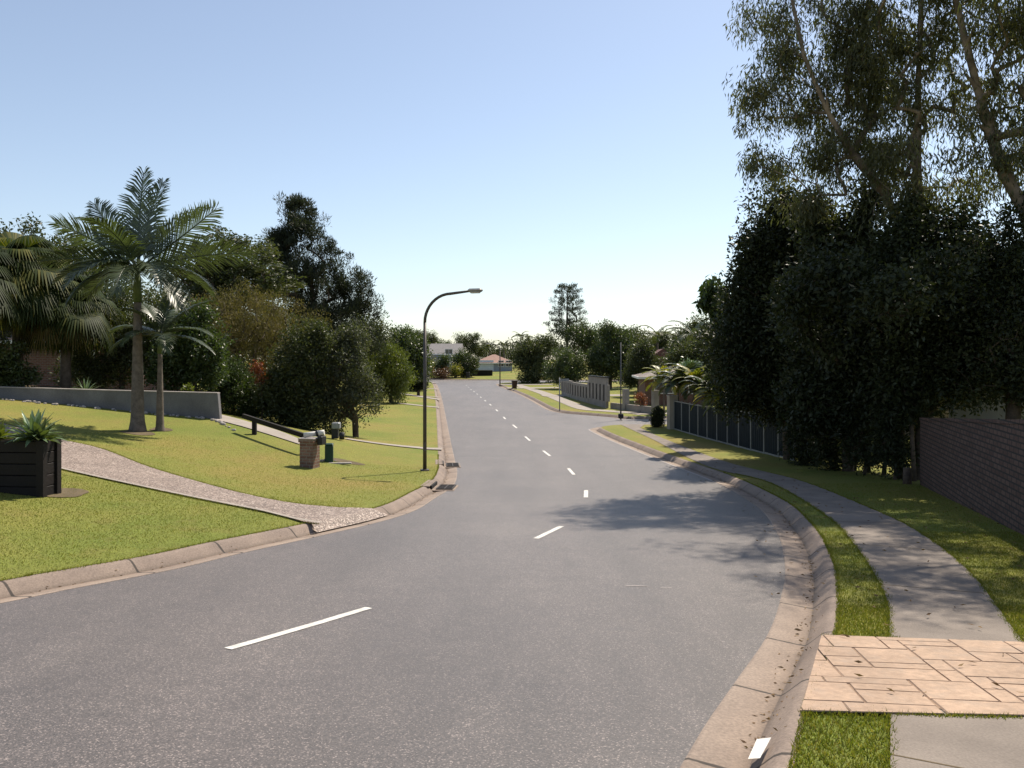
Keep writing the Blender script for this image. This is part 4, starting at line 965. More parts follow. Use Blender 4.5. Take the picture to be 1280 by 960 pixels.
x, y = at(585, 128.5); bin_((x, y, lz(x, y)), 'dark wheelie bin beyond the end of the road', 'dark_plastic', 0)

# --- white car, far left
def car(loc, rz, label):
    root = empty('parked_car', loc, rz, label, 'car')
    prof = [(-2.1, .3), (2.1, .3), (2.15, .65), (1.95, .85), (1.0, .95), (.45, 1.38), (-.9, 1.42), (-1.6, 1.0), (-2.1, .92)]
    w = .85; n = len(prof); vs = [(x, -w * (1 if z < 1 else .8), z) for x, z in prof] + [(x, w * (1 if z < 1 else .8), z) for x, z in prof]
    MB().add(vs, [tuple(range(n)), tuple(range(2 * n - 1, n - 1, -1))] + [(k, n + k, n + (k + 1) % n, (k + 1) % n) for k in range(n)]).build('body', 'car_white', root)
    MB().add([(1.0, -.7, .97), (1.0, .7, .97), (.47, .62, 1.36), (.47, -.62, 1.36)], [(0, 1, 2, 3)]).build('windscreen', 'glass_dark', root).location = (.02, 0, .01)
    for s in (-1, 1):
        MB().add([(.85, s * .815, .98), (.4, s * .70, 1.33), (-.85, s * .70, 1.36), (-1.4, s * .8, 1.02)], [(0, 1, 2, 3)]).build('side_window', 'glass_dark', root).location = (0, s * .03, 0)
        MB().box((2.1, s * .6, .68), (.12, .3, .14), bev=.03).build('headlight', 'lamp_lens', root)
        for xx in (-1.3, 1.3): MB().tube([(xx, s * .7, .31), (xx, s * .88, .31)], .31, 16).build('wheel', 'rubber', root)
x, y = at(537, 121); y = 137; x = at(537, 137)[0]; car((x, y, lz(x, y)), R(-60), 'white parked car far away behind the near lamp pole')

# --- dark panel fence, right
fa = np.array(ug(843, 537)); fb = np.array(ug(993, 576)); fn_ = 12
root = empty('panel_fence', (fa[0], fa[1], lz(*fa)), 0, 'dark metal panel fence with pale posts behind the right verge', 'fence')
ox, oy, oz = root.location
ks = np.linspace(0, 1, fn_); fpts = [fa + (fb - fa) * (k ** 1.0) for k in ks]
ang = math.atan2((fb - fa)[1], (fb - fa)[0]); fh = 1.52
for i in range(fn_):
    x, y = fpts[i]; z = lz(x, y); MB().box((x - ox, y - oy, z - oz + fh / 2), (.06, .07, fh + .06), ang).build('post', 'fence_frame', root)
    if i < fn_ - 1:
        q = fpts[i + 1]; z2 = lz(*q); zz = max(z, z2); mid = (fpts[i] + q) / 2; ln_ = np.linalg.norm(q - fpts[i]) - .07
        zb = min(z, z2) + .08; m = MB(); nrib = 12
        for r_ in range(nrib):
            t0 = (r_ + .5) / nrib - .5; c = mid + (q - fpts[i]) / np.linalg.norm(q - fpts[i]) * ln_ * t0
            m.box((c[0] - ox, c[1] - oy, (zb + zz + fh - .06) / 2 - oz), (ln_ / nrib * .98, .016 + .014 * (r_ % 2), zz + fh - .06 - zb), ang)
        m.build('panel', 'fence_dark', root)
        m = MB(); m.box((mid[0] - ox, mid[1] - oy, zz + fh - .04 - oz), (ln_, .05, .04), ang); m.build('top_rail', 'fence_frame', root)
        m = MB(); m.box((mid[0] - ox, mid[1] - oy, zb - .03 - oz), (ln_, .05, .06), ang); m.build('bottom_rail', 'fence_frame', root)
p = fa + (fa - fb) / np.linalg.norm(fb - fa) * .35; z = lz(*p)
root = empty('gate_pillar', (p[0], p[1], z), ang, 'cream rendered pillar at the far end of the dark fence', 'pillar'); MB().box((0, 0, .85), (.5, .45, 1.75), bev=.01).build('shaft', 'render_cream', root); MB().box((0, 0, 1.74), (.54, .49, .05)).build('cap', 'cap_pale', root)
tree('clipped_bush', 822, 43.0, [(822, 519, 6.5, 10), (822, 527, 6, 8)], 80, 8000, .09, .05, 'leaf_dark', 'small round dark bush against the cream pillar', 'shrub', rc=.16, base=.04)
# --- brown brick wall, right
wa = np.array(ug(1156, 606)); wb = np.array(ug(1280, 665)); wc = wb + (wb - wa) * 1.6
root = empty('brick_wall', (wa[0], wa[1], lz(*wa)), 0, 'dark brown brick boundary wall at the right edge', 'wall'); ox, oy, oz = root.location
hts = [1.66, 1.75, 1.9]; m = MB(); cp = MB(); tn = unit(wc - wa); nr = np.array([tn[1], -tn[0]]) * -.11
P = [wa, wb, wc]
for i in range(2):
    a, b = P[i], P[i + 1]; vs = []
    for (q, h) in ((a, hts[i]), (b, hts[i + 1])):
        for s in (-1, 1): w_ = q + nr * s; vs += [(w_[0] - ox, w_[1] - oy, lz(*q) - oz - .3), (w_[0] - ox, w_[1] - oy, lz(*q) - oz + h)]
    f = [(0, 4, 5, 1), (2, 3, 7, 6), (1, 5, 7, 3), (4, 6, 7, 5), (0, 1, 3, 2)]
    m.add(vs, [t for t in f])
    vs = []
    for (q, h) in ((a, hts[i]), (b, hts[i + 1])):
        for s in (-1.15, 1.15): w_ = q + nr * s; vs += [(w_[0] - ox, w_[1] - oy, lz(*q) - oz + h + .002), (w_[0] - ox, w_[1] - oy, lz(*q) - oz + h + .075)]
    cp.add(vs, f + [(0, 2, 6, 4)])
m.build('brickwork', 'brick_brown', root); cp.build('brick_coping', 'brick_brown', root)
# timber bollard / stump by the end of the wall
x, y = ug(1134, 605); o_ = empty('timber_post', (x, y, lz(x, y)), 0, 'short weathered post at the end of the brick wall', 'post'); MB().tube([(0, 0, -.1), (0, 0, .42)], [.11, .10], 10).build('stump', 'bark', o_)

# --- slotted rendered wall, far right
def slotted(name, pA, pB, h, n, label, cap=False, base_h=.35, topb=.22, group=None):
    a = np.array(pA); b = np.array(pB); ang = math.atan2((b - a)[1], (b - a)[0]); Ln = np.linalg.norm(b - a); c = (a + b) / 2; z = min(lz(*a), lz(*b))
    root = empty(name, (c[0], c[1], z), ang, label, 'wall', group); st = Ln / n; H = h + abs(lz(*a) - lz(*b))
    m = MB(); m.box((0, 0, base_h / 2 - .1), (Ln, .2, base_h + .2)); m.box((0, 0, H - topb / 2), (Ln, .2, topb))
    for k in range(n + 1): m.box((-Ln / 2 + k * st, 0, (base_h + H - topb) / 2), (st * .56, .24, H - topb - base_h))
    m.build('masonry', 'render_grey', root)
    m = MB()
    for k in range(n):
        for q in range(5): m.box((-Ln / 2 + (k + .5) * st + (q - 2) * st * .09, -.06, (base_h + H - topb) / 2), (st * .086, .03 + .012 * (q % 2), H - topb - base_h))
    m.build('slot_shade', 'timber_black', root)  # near-solid black infill, drawn for the shade inside the wall's gaps
    if cap: MB().box((0, 0, H + .04), (Ln + .15, .34, .07), bev=.01).build('cap', 'fence_dark', root)
    return root
q0 = np.array(ug(703, 493)); q1 = np.array(ug(716, 498)); q2 = np.array(ug(737, 504)); q3 = np.array(ug(759, 510.5))
GW = 'sections of the slotted boundary wall'
slotted('slotted_wall', q0, q1 + (q1 - q0) * -.02, 1.5, 5, 'farthest low section of the slotted grey wall', group=GW)
slotted('slotted_wall', q1, q2 + (q2 - q1) * -.02, 1.45, 6, 'middle low section of the slotted grey wall', group=GW)
slotted('slotted_wall', q2, q3, 2.15, 5, 'tall capped section of the slotted grey wall at the corner', True, .5, .5, group=GW)
r0 = q3 + np.array([.3, -.1]); r1 = np.array(ug(819, 518))
c = (r0 + r1) / 2; root = empty('low_wall', (c[0], c[1], lz(*c)), math.atan2((r1 - r0)[1], (r1 - r0)[0]), 'low grey wall with pillars facing the side street', 'wall'); Ln = np.linalg.norm(r1 - r0)
MB().box((0, 0, .2), (Ln, .2, .5)).build('masonry', 'render_grey', root)
for (xx, h) in ((-Ln / 2 + .4 * Ln - .3, 1.5), (Ln / 2, 1.55)): MB().box((xx, 0, h / 2), (.4, .36, h), bev=.01).build('pillar', 'render_grey', root)
# poles
x, y = ug(699.5, 514); root = empty('street_sign', (x, y, lz(x, y)), 0, 'slim pole with a small street name blade near the slotted wall', 'sign'); hh = EYE + (HY - 472) * y / F - lz(x, y)
MB().tube([(0, 0, 0), (0, 0, hh)], .035, 8).build('pole', 'steel_grey', root); MB().box((.35, .0, hh - .16), (.62, .03, .16), .3).build('name_blade', 'steel_grey', root)
x, y = ug(776, 522.5); root = empty('utility_pole', (x, y, lz(x, y)), 0, 'tall slim grey pole at the side street corner', 'pole'); hh = EYE + (HY - 428) * y / F - lz(x, y)
MB().tube([(0, 0, -.1), (0, 0, hh)], [.05, .03], 10).build('pole', 'pole_grey', root); MB().box((0, 0, .12), (.3, .3, .28), bev=.02).build('footing', 'dark_plastic', root)

# ------------------------------------------------------------------ houses
def house(name, cx, cy, w, d, eave, ridge, rz, label, wallm, roofm, kind='hip', wins=(), door=None, base=None, over=.5):
    z = lz(cx, cy) if base is None else base
    root = empty(name, (cx, cy, z), rz, label, 'house', 'houses along the street')
    MB().box((0, 0, eave / 2 - .2), (w, d, eave + .4)).build('wall', wallm, root)
    W, Dp = w / 2 + over, d / 2 + over; e = eave
    if kind == 'hip':
        rl = max(.3, W - Dp); v = [(-W, -Dp, e), (W, -Dp, e), (W, Dp, e), (-W, Dp, e), (-rl, 0, ridge), (rl, 0, ridge)]; f = [(0, 1, 5, 4), (1, 2, 5), (2, 3, 4, 5), (3, 0, 4), (3, 2, 1, 0)]
    elif kind == 'gable_x':
        v = [(-W, -Dp, e), (W, -Dp, e), (W, Dp, e), (-W, Dp, e), (-W, 0, ridge), (W, 0, ridge)]; f = [(0, 1, 5, 4), (1, 2, 5), (2, 3, 4, 5), (3, 0, 4), (3, 2, 1, 0)]
    else:
        v = [(-W, -Dp, e), (W, -Dp, e), (W, Dp, e), (-W, Dp, e), (0, -Dp, ridge), (0, Dp, ridge)]; f = [(0, 1, 4), (1, 2, 5, 4), (2, 3, 5), (3, 0, 4, 5), (3, 2, 1, 0)]
    rf = MB().add(v, f).build('roof', roofm, root)
    g = MB(); g.box((0, -Dp - .02, e - .06), (2 * W, .06, .16)); g.box((W + .02, 0, e - .06), (.06, 2 * Dp, .16)); g.box((-W - .02, 0, e - .06), (.06, 2 * Dp, .16)); g.build('gutter', 'trim_white', root)
    for (x0, x1, z0, z1) in wins:
        wn = MB(); 
        for (c, s) in ((((x0 + x1) / 2, z0), (x1 - x0 + .16, .08)), (((x0 + x1) / 2, z1), (x1 - x0 + .16, .08)), ((x0, (z0 + z1) / 2), (.08, z1 - z0)), ((x1, (z0 + z1) / 2), (.08, z1 - z0)), (((x0 + x1) / 2, (z0 + z1) / 2), (.05, z1 - z0))): wn.box((c[0], -d / 2 - .03, c[1]), (s[0], .08, s[1]))
        wf = wn.build('window', 'trim_white', root); MB().box(((x0 + x1) / 2, -d / 2 - .005, (z0 + z1) / 2), (x1 - x0, .03, z1 - z0)).build('pane', 'glass_dark', wf)
    for dr in (door or ()):
        x0, x1, z1, dm = dr; m = MB()
        for k in range(5): m.box(((x0 + x1) / 2, -d / 2 - .03, z1 * (k + .5) / 5), (x1 - x0, .07, z1 / 5 - .02))
        m.build('door', dm, root)
    return root
# red-roofed house at the end of the road
Yh = 150; hx = (617 - CX) / F * Yh; zg = lz(hx, Yh); ev = EYE - .6 - zg; rd = EYE + 1.0 - zg
house('red_roof_house', hx, Yh + 4, 7.0, 8, ev, rd, 0, 'low house with red tiled hip roof at the end of the road', 'wall_blue', 'roof_red', 'hip', wins=[(.9, 1.9, .9, 2.0), (2.3, 3.3, .9, 2.0)], door=[(-3.2, .0, 2.1, 'door_white')])
house('grey_roof_house', (551 - CX) / F * 147, 151, 7.0, 7, EYE + 1.1 - lz(-13, 151), EYE + 3.1 - lz(-13, 151), R(-4), 'two storey house with grey roof behind the near lamp pole', 'wall_blue', 'roof_grey', 'gable_x', wins=[(-2.4, -1, 1, 2.2), (1, 2.4, 3.2, 4.3)], over=.3)
house('gabled_house', (536 - CX) / F * 140, 143, 5.0, 5, EYE - .8 - lz(-14.5, 143), EYE + 1.2 - lz(-14.5, 143), R(8), 'small blue grey gabled wing in front of the grey roofed house', 'wall_blue', 'roof_grey', 'gable_y', over=.25)
# carport white band
x, y = at(567, 138); root = empty('carport', (x, y, lz(x, y)), 0, 'flat white carport roof between the far garden trees', 'carport'); MB().box((0, 0, EYE - .55 - lz(x, y)), (2.4, 2.5, .22)).build('roof', 'trim_white', root)
for s in (-1, 1): MB().box((s * 1.1, -1.1, (EYE - .6 - lz(x, y)) / 2), (.12, .12, EYE - .6 - lz(x, y))).build('post', 'steel_grey', root)
house('brick_gable_house', 15.2, 82, 4.4, 6, EYE - .6 - lz(14.5, 82), EYE + 1.1 - lz(14.5, 82), R(-6), 'dark red brick house among the trees past the side street', 'brick_red', 'roof_darkred', 'gable_y', wins=[(-1.8, -.6, .9, 2.1)], over=.25)
house('tiled_house', 14.8, 64.5, 8.6, 7, 2.05, 3.15, R(-5), 'pale house with brown tiled roof behind the low wall', 'brick_red', 'roof_brown', 'hip', wins=[(-3.6, -2.2, .8, 1.9), (-1, .6, .8, 1.9)], door=[(1.3, 2.3, 2.0, 'door_white')])
house('cream_house', 15.8, 39.4, 9.5, 6, 2.35, 3.7, R(4), 'cream rendered house hidden behind the golden palms', 'render_cream', 'roof_brown', 'hip', wins=[(-4.1, -2.6, .9, 2.0), (-1, .6, .9, 2.0)])
house('brick_house', (30 - CX) / F * 40, 43.0, 11, 7, 2.5, 4.2, R(2), 'brown brick house hidden behind the fan palms', 'brick_red', 'roof_brown', 'hip', wins=[(-3, -1.4, .9, 2.0), (2, 3.6, .9, 2.0)])
house('far_house', 24, 30, 10, 9, 2.4, 4.0, R(8), 'pale house glimpsed through the dark trees on the right', 'wall_white', 'roof_brown', 'hip', wins=[(-3, -1.4, .9, 2.0), (1, 2.6, .9, 2.0)])
# dark hedge wall before red-roof house
x, y = at(590, 136); root = empty('garden_fence', (x, y, lz(x, y)), R(-3), 'low dark fence below the red roofed house', 'fence'); MB().box((0, 0, .45), (7.0, .12, 1.0)).build('panel', 'timber_black', root); MB().box((0, 0, .98), (7.05, .2, .06)).build('capping', 'cap_pale', root)

# ------------------------------------------------------------------ far and right-hand trees
GF = 'trees beyond the end of the road'
def far_tree(px, Y, bl, n, mat, label, nm='background_tree', L=.27, W=.14, rc=.75, nc=None, **kw):
    return tree(nm, px, Y, bl, nc or max(40, n // 90), n, L, W, mat, label, group=kw.pop('group', GF), rc=rc, base=kw.pop('base', .3), **kw)
far_tree(527, 175, [(535, 423, 14, 8), (522, 420, 8, 8), (545, 428, 8, 5)], 7000, 'leaf_deep', 'dark rounded tree above the grey roof')
far_tree(584, 165, [(578, 424, 10, 8), (592, 424, 10, 9), (585, 435, 16, 10), (600, 438, 8, 8)], 9000, 'leaf_deep', 'dark tree with airy crown between the two far roofs')
far_tree(560, 170, [(556, 435, 12, 7), (562, 429, 4, 4)], 3500, 'leaf_mid', 'low tree just right of the grey roof')
far_tree(586, 132, [(588, 455, 9, 11), (580, 462, 8, 8)], 6000, 'leaf_deep', 'dark bushy tree left of the red roofed house')
far_tree(578, 133, [(574, 450, 8, 9)], 3500, 'leaf_mid', 'green bush in front of the far carport')
far_tree(552, 131, [(551, 460, 6, 9), (556, 452, 5, 6)], 3500, 'leaf_mid', 'pale green bush between the car and the carport')
far_tree(540, 133, [(538, 459, 5, 6)], 2000, 'leaf_golden', 'yellowish bush beside the white car', 'golden_shrub', L=.22, W=.1)
far_tree(569, 130, [(570, 463, 6, 5)], 2000, 'leaf_golden', 'yellowish bush under the carport roof', 'golden_shrub', L=.22, W=.1)
far_tree(557, 129, [(556, 468, 9, 4), (545, 468, 5, 4)], 2500, 'leaf_orange', 'rusty red leaved hedge past the end of the road', 'red_shrub', L=.2, W=.1)
far_tree(606, 170, [(606, 436, 14, 10), (625, 442, 16, 8), (640, 445, 10, 6)], 8000, 'leaf_deep', 'dark trees massed behind the red roof')
far_tree(520, 120, [(522, 462, 14, 16), (512, 450, 12, 16)], 8000, 'leaf_mid', 'green trees closing the left lawns near the car')
def little_palm(px, Y, h_py, fl, label):
    x, y = at(px, Y); z = lz(x, y); h = EYE + (HY - h_py) * Y / F - z
    fr = [(a, e, fl, 75) for a, e in ((0, 25), (40, 40), (80, 20), (120, 45), (160, 30), (200, 25), (240, 45), (280, 15), (320, 40), (20, 70), (180, 65))]
    feather_palm(px, Y, h, .2, fr, label, leaflet=.7, n=22, w=.13, mat='leaf_deep', group='palms far down the street', shaft=.6)
little_palm(651, 160, 425, 2.1, 'far palm standing clear above the dark bushes right of the road'); little_palm(630, 158, 436, 2.2, 'far palm directly behind the red roof'); little_palm(612, 161, 438, 2.0, 'lower far palm behind the left part of the red roof')
far_tree(668, 112, [(668, 438, 20, 18), (652, 448, 10, 16), (672, 462, 20, 16), (688, 428, 12, 10), (660, 475, 18, 8)], 16000, 'leaf_deep', 'big dark bush mass just right of the road end', L=.3, W=.14)
far_tree(712, 92, [(709, 453, 25, 17), (709, 466, 28, 14)], 20000, 'leaf_mid', 'round clipped tree with sunlit top behind the slotted wall', 'round_tree', L=.18, W=.1, rc=.5, nc=260, base=.15)
far_tree(715, 118, [(720, 418, 20, 14), (735, 420, 14, 16), (705, 415, 12, 10), (750, 435, 20, 20)], 14000, 'leaf_mid', 'green tree at the foot of the tall pine')
far_tree(762, 92, [(758, 415, 12, 13), (775, 428, 16, 18), (762, 450, 22, 22), (745, 455, 14, 20), (785, 450, 16, 22)], 22000, 'leaf_mid', 'broad mid green tree above the slotted wall', L=.26, W=.12)
far_tree(800, 98, [(795, 430, 16, 18), (812, 445, 18, 16), (828, 430, 14, 14), (800, 460, 24, 14)], 15000, 'leaf_deep', 'dark tree left of the red brick house')
far_tree(862, 80, [(858, 428, 16, 16), (875, 420, 18, 20), (850, 448, 16, 14), (890, 440, 20, 24)], 20000, 'leaf_deep', 'dark tree right of the red brick house', L=.26, W=.12)
far_tree(842, 72, [(846, 452, 13, 15), (838, 470, 16, 12)], 9000, 'leaf_mid', 'loose green tree partly covering the red brick house', L=.2, W=.1, rc=.6)
far_tree(880, 57, [(872, 448, 20, 20), (893, 455, 22, 26), (850, 445, 12, 10)], 14000, 'leaf_deep', 'dark leafy tree rising behind the golden palms', L=.2, W=.1, rc=.55)
far_tree(800, 74, [(800, 452, 14, 18), (806, 440, 12, 12), (790, 470, 12, 12), (815, 458, 14, 10)], 11000, 'leaf_deep', 'dark tree left of the tiled roof', L=.2, W=.1, rc=.6)
feather_palm(822, 88, 5.2, .2, [(a, e, 2.4, 80) for a, e in ((0, 30), (45, 45), (90, 20), (135, 45), (180, 35), (225, 20), (270, 40), (315, 30), (20, 70), (170, 70))], 'palm crown above the red brick house', leaflet=.7, n=22, w=.1, mat='leaf_deep', group='palms past the side street', shaft=.6)
feather_palm(868, 66, 4.7, .18, [(a, e, 2.6, 75) for a, e in ((0, 30), (45, 45), (90, 20), (135, 45), (180, 45), (225, 20), (270, 40), (315, 30), (20, 70), (165, 65))], 'drooping palm beside the dark right hand trees', leaflet=.7, n=26, w=.08, mat='leaf_palm', group='palms past the side street', shaft=.6)
# hoop pine: whorled tiers
def pine_centers(bl):
    x0, y0, z0, rx, ry, rz_ = bl[0]; C = []
    tiers = 9
    for k in range(tiers):
        t = k / (tiers - 1); z = z0 - rz_ + 2 * rz_ * t; rad = rx * (1.25 - .65 * t) * (1.0 if k % 2 else .75)
        for a in np.linspace(0, 2 * np.pi, 9, endpoint=False)[:8] + k * .7:
            for s in (.5, .8, 1.0): r = rad * s * random.uniform(.85, 1.1); C.append((x0 + math.cos(a) * r, y0 + math.sin(a) * r, z + .25 * r + random.uniform(-.1, .1)))
    return np.array(C)
tree('hoop_pine', 709, 122, [(709, 390, 25, 29)], 0, 7500, .30, .08, 'leaf_conifer', 'tall tiered pine standing above the far right trees', group=GF, mode='up', rc=.36, base=.22, centers=pine_centers, tip=.02, trunk=[(0, 0, 0), (0, 0, 4), (0, 0, 8), (0, 0, 11), (0, 0, 13.6)])

# golden palms in front of the cream house
def gold(px, Y, h, L_, label, mt='leaf_golden', nf=24):
    fr = [(i * 137.5 + random.uniform(-20, 20), 82 - 74 * (i + .5) / nf, L_ * random.uniform(.85, 1.1), 78) for i in range(nf)]
    feather_palm(px, Y, h, .07, fr, label, leaflet=.46, n=34, w=.075, mat=mt, group='golden palms behind the dark fence', shaft=.4, name='golden_palm')
gold(830, 50.8, 1.75, 1.7, 'yellow green palm left of the golden clump, by the side street'); gold(848, 41.8, 1.9, 1.4, 'grey green palm just behind the cream pillar', 'leaf_palm'); gold(868, 41.0, 2.0, 1.4, 'middle palm of the clump behind the dark fence')
gold(858, 43.5, 2.2, 1.5, 'taller grey green palm at the back of the clump', 'leaf_palm'); gold(882, 39.0, 1.7, 1.4, 'grey green palm right of the middle of the clump', 'leaf_palm')
gold(900, 36.5, 1.5, 1.4, 'golden palm with orange fronds behind the dark fence'); gold(918, 34.8, 1.3, 1.4, 'golden palm half hidden under the dark trees')
tree('white_flower_bush', 865, 44, [(862, 462, 14, 9), (880, 470, 12, 10)], 60, 2600, .16, .09, 'leaf_agave', 'pale leaved bush catching the sun behind the golden palms', 'shrub', rc=.3, base=.06)
x, y = at(800, 53.6); tree('rose_bush', 800, 53.6, [(800, 497, 7, 6), (806, 503, 5, 4)], 30, 900, .1, .06, 'leaf_red', 'reddish flowering bush in front of the tiled house', 'shrub', rc=.2, base=.03)

# --- right-hand dark trees
GR = 'dense dark trees on the right'
kwR = dict(group=GR, base=.18)
tree('dark_tree', 985, 28.3, [(968, 275, 26, 44), (948, 318, 30, 34), (985, 330, 46, 46), (942, 375, 36, 40), (975, 420, 52, 50), (932, 440, 42, 40), (985, 490, 46, 40), (930, 485, 36, 30), (1005, 270, 26, 34)], 620, 62000, .17, .085, 'leaf_dark', 'tall dark tree at the left edge of the right hand trees', rc=.5, **kwR)
tree('dark_tree', 1060, 24.5, [(1000, 372, 30, 34, -3.0), (1048, 350, 36, 34, -4), (1022, 420, 26, 26, -2.5), (1055, 305, 40, 34), (1085, 262, 26, 30), (1020, 285, 26, 30), (1030, 370, 56, 56), (1085, 360, 56, 56), (1050, 440, 66, 54), (1020, 500, 44, 40), (1085, 490, 54, 40)], 600, 66000, .17, .085, 'leaf_dark', 'dark tree in the middle of the right hand trees', rc=.5, **kwR)
tree('dark_tree', 1150, 22, [(1120, 372, 34, 32, -3), (1165, 345, 30, 30, -2.5), (1130, 315, 40, 40), (1150, 275, 26, 24), (1180, 350, 56, 54), (1120, 400, 56, 54), (1190, 440, 62, 52), (1140, 480, 56, 34), (1215, 325, 34, 30), (1195, 285, 20, 22)], 540, 60000, .15, .075, 'leaf_dark', 'dark tree above the end of the brick wall', rc=.5, **kwR)
tree('dark_tree', 1262, 20.5, [(1270, 330, 44, 34), (1215, 320, 20, 30), (1290, 285, 34, 34), (1340, 250, 50, 60), (1240, 390, 56, 56), (1310, 380, 60, 70), (1250, 460, 60, 44), (1320, 470, 60, 50)], 480, 54000, .12, .06, 'leaf_dark', 'dark tree leaning over the brick wall at the right edge', rc=.4, **kwR)
tree('dark_tree', 1110, 34, [(1080, 420, 90, 70), (1160, 420, 80, 80), (1010, 420, 60, 70), (1230, 430, 80, 80)], 420, 42000, .24, .12, 'leaf_dark', 'dark tree backing the middle of the right hand trees', rc=.7, **kwR)
tree('dark_tree', 930, 36, [(905, 425, 26, 26), (930, 455, 38, 34), (960, 430, 40, 50), (912, 468, 26, 24)], 300, 30000, .18, .09, 'leaf_dark', 'lower dark tree beside the golden palms', rc=.55, **kwR)
tree('broad_leaf_tree', 940, 33.2, [(888, 358, 14, 12), (900, 375, 14, 16), (880, 368, 8, 8), (905, 395, 18, 18)], 60, 1500, .36, .16, 'leaf_glossy', 'umbrella tree with large hanging leaves against the sky', mode='droop', rc=.28, base=.07, group=GR, trunk=[(0, 0, -.1), (-.3, 0, 2.0), (-1.0, 0, 4.2), (-1.5, 0, 5.6)])
# understorey stems and shrubs between fence and brick wall
GS = 'shrubs under the right hand trees'
for (px, Y, rx, lb) in ((1008, 26.6, 26, 'dark shrub at the near end of the panel fence'), (1042, 25, 26, 'dark shrub in the middle of the tree bank'), (1080, 23.4, 26, 'dark shrub below the leaning gum'), (1118, 22, 24, 'dark shrub near the end of the brick wall')):
    tree('understorey_shrub', px, Y, [(px, 568, rx * .8, 16), (px + 8, 510, rx, 22), (px - 9, 540, rx * .4, 20)], 110, 6500, .14, .045, 'leaf_dark', lb, 'shrub', GS, rc=.38, base=.05, tip=.008)
for k, (px, Y, lb) in enumerate(((1022, 26.6, 'thin bare trunk nearest the end of the panel fence'), (1046, 25.6, 'second thin bare trunk from the panel fence'), (1068, 24.6, 'third thin bare trunk from the panel fence'), (1086, 24.0, 'fourth thin bare trunk from the panel fence'), (1104, 23.3, 'leaning thin trunk left of the thick bare trunk'), (1124, 22.4, 'thickest bare trunk, close to the end of the brick wall'), (1143, 21.6, 'thin bare trunk right at the end of the brick wall'))):
    x, y = at(px, Y); z = lz(x, y); root = empty('sapling', (x, y, z), 0, lb, 'tree', GS); th = k == 5; ln2 = (.1, -.25, .2, -.1, .5, .05, -.2)[k]
    MB().tube([(0, 0, -.1), (ln2 * .25, 0, .9), (ln2 * .5 + .04, .05, 1.8), (ln2 * .8, .1, 2.8), (ln2, .1, 4.4)], [.07 + .09 * th, .06 + .08 * th, .05 + .06 * th, .04 + .04 * th, .025], 8).build('trunk', 'bark', root)
    n = 1300; C = rng.normal(size=(n, 3)) * np.array([.55, .55, .7]) + np.array([ln2, 0, 4.0]); leaf_mesh('crown', C, unit(rng.normal(size=(n, 3))), .14, .06, 'leaf_dark', root, rng.uniform(0, 1, n))

# --- tall eucalypts
GE = 'tall gum trees on the right'
def gum(px, Y, blobs, nc, nl, label, limbs, base=.26, **kw):
    return tree('gum_tree', px, Y, blobs, nc, nl, .20, .040, 'leaf_euc', label, group=GE, mode='droop', rc=.46, tip=.0068, base=base, bark='bark_pale', trunk=limbs, shell=.1, jt=.03, pw=.52, upb=.1, **kw)
def limb(px, Y, pts):
    """photo-measured trunk points at the tree's own distance"""
    x = (px - CX) / F * Y; z0 = lz(x, Y); out = []
    for q in pts:
        yy = Y + (q[2] if len(q) > 2 else 0); out.append(((q[0] - CX) / F * yy - x, yy - Y, EYE + (HY - q[1]) * yy / F - z0))
    return out
gum(1150, 24, [(950, 120, 40, 50), (955, 195, 38, 40), (985, 60, 50, 50), (1020, 120, 56, 60), (1035, 200, 56, 44), (1060, 20, 60, 60), (1090, 110, 50, 60), (1000, -60, 60, 60), (1010, 255, 40, 26), (960, 20, 38, 36), (1080, -80, 60, 60), (1090, 190, 40, 50), (1075, 60, 50, 60)], 430, 38000,
    'leaning gum with fine drooping leaves reaching left over the road', limb(1150, 24, [(1148, 585), (1142, 400), (1135, 300), (1105, 240, -.3), (1068, 195, -.6), (1035, 140, -.8), (1005, 70, -1), (990, 0, -1)]), .13)
gum(1170, 22.5, [(1120, 60, 50, 60), (1150, 130, 44, 50), (1180, 20, 44, 60), (1140, -60, 60, 60), (1120, 190, 40, 44), (1190, 110, 36, 50), (1160, 240, 40, 30), (1200, -60, 60, 60), (1150, -140, 80, 60, -3), (1120, 260, 40, 20), (1220, 230, 30, 30)], 260, 22000,
    'straight middle gum rising above the dark trees', limb(1170, 22.5, [(1158, 590), (1155, 420), (1150, 300), (1146, 200), (1148, 100), (1152, 0), (1155, -90)]), .14)
gum(1300, 21, [(1230, 60, 50, 60), (1270, 110, 50, 60), (1250, 200, 44, 50), (1310, 180, 60, 70), (1300, 40, 60, 60), (1200, -40, 60, 60), (1280, -80, 80, 70), (1220, 140, 36, 40), (1190, 200, 30, 30), (1340, 260, 60, 50), (1260, -60, 90, 60, -3), (1300, -160, 120, 70, -5), (1240, -190, 90, 60, -5), (1420, -40, 90, 120, -3), (1400, -200, 100, 80, -6), (1280, 20, 50, 40), (1400, 150, 90, 110, 1), (1390, 300, 90, 70, 1)], 580, 54000,
    'thick dark trunked gum curving in from the right edge', limb(1300, 21, [(1310, 600), (1305, 400), (1285, 270), (1255, 215), (1238, 165), (1222, 110), (1208, 55), (1195, 0), (1180, -70)]), .17)

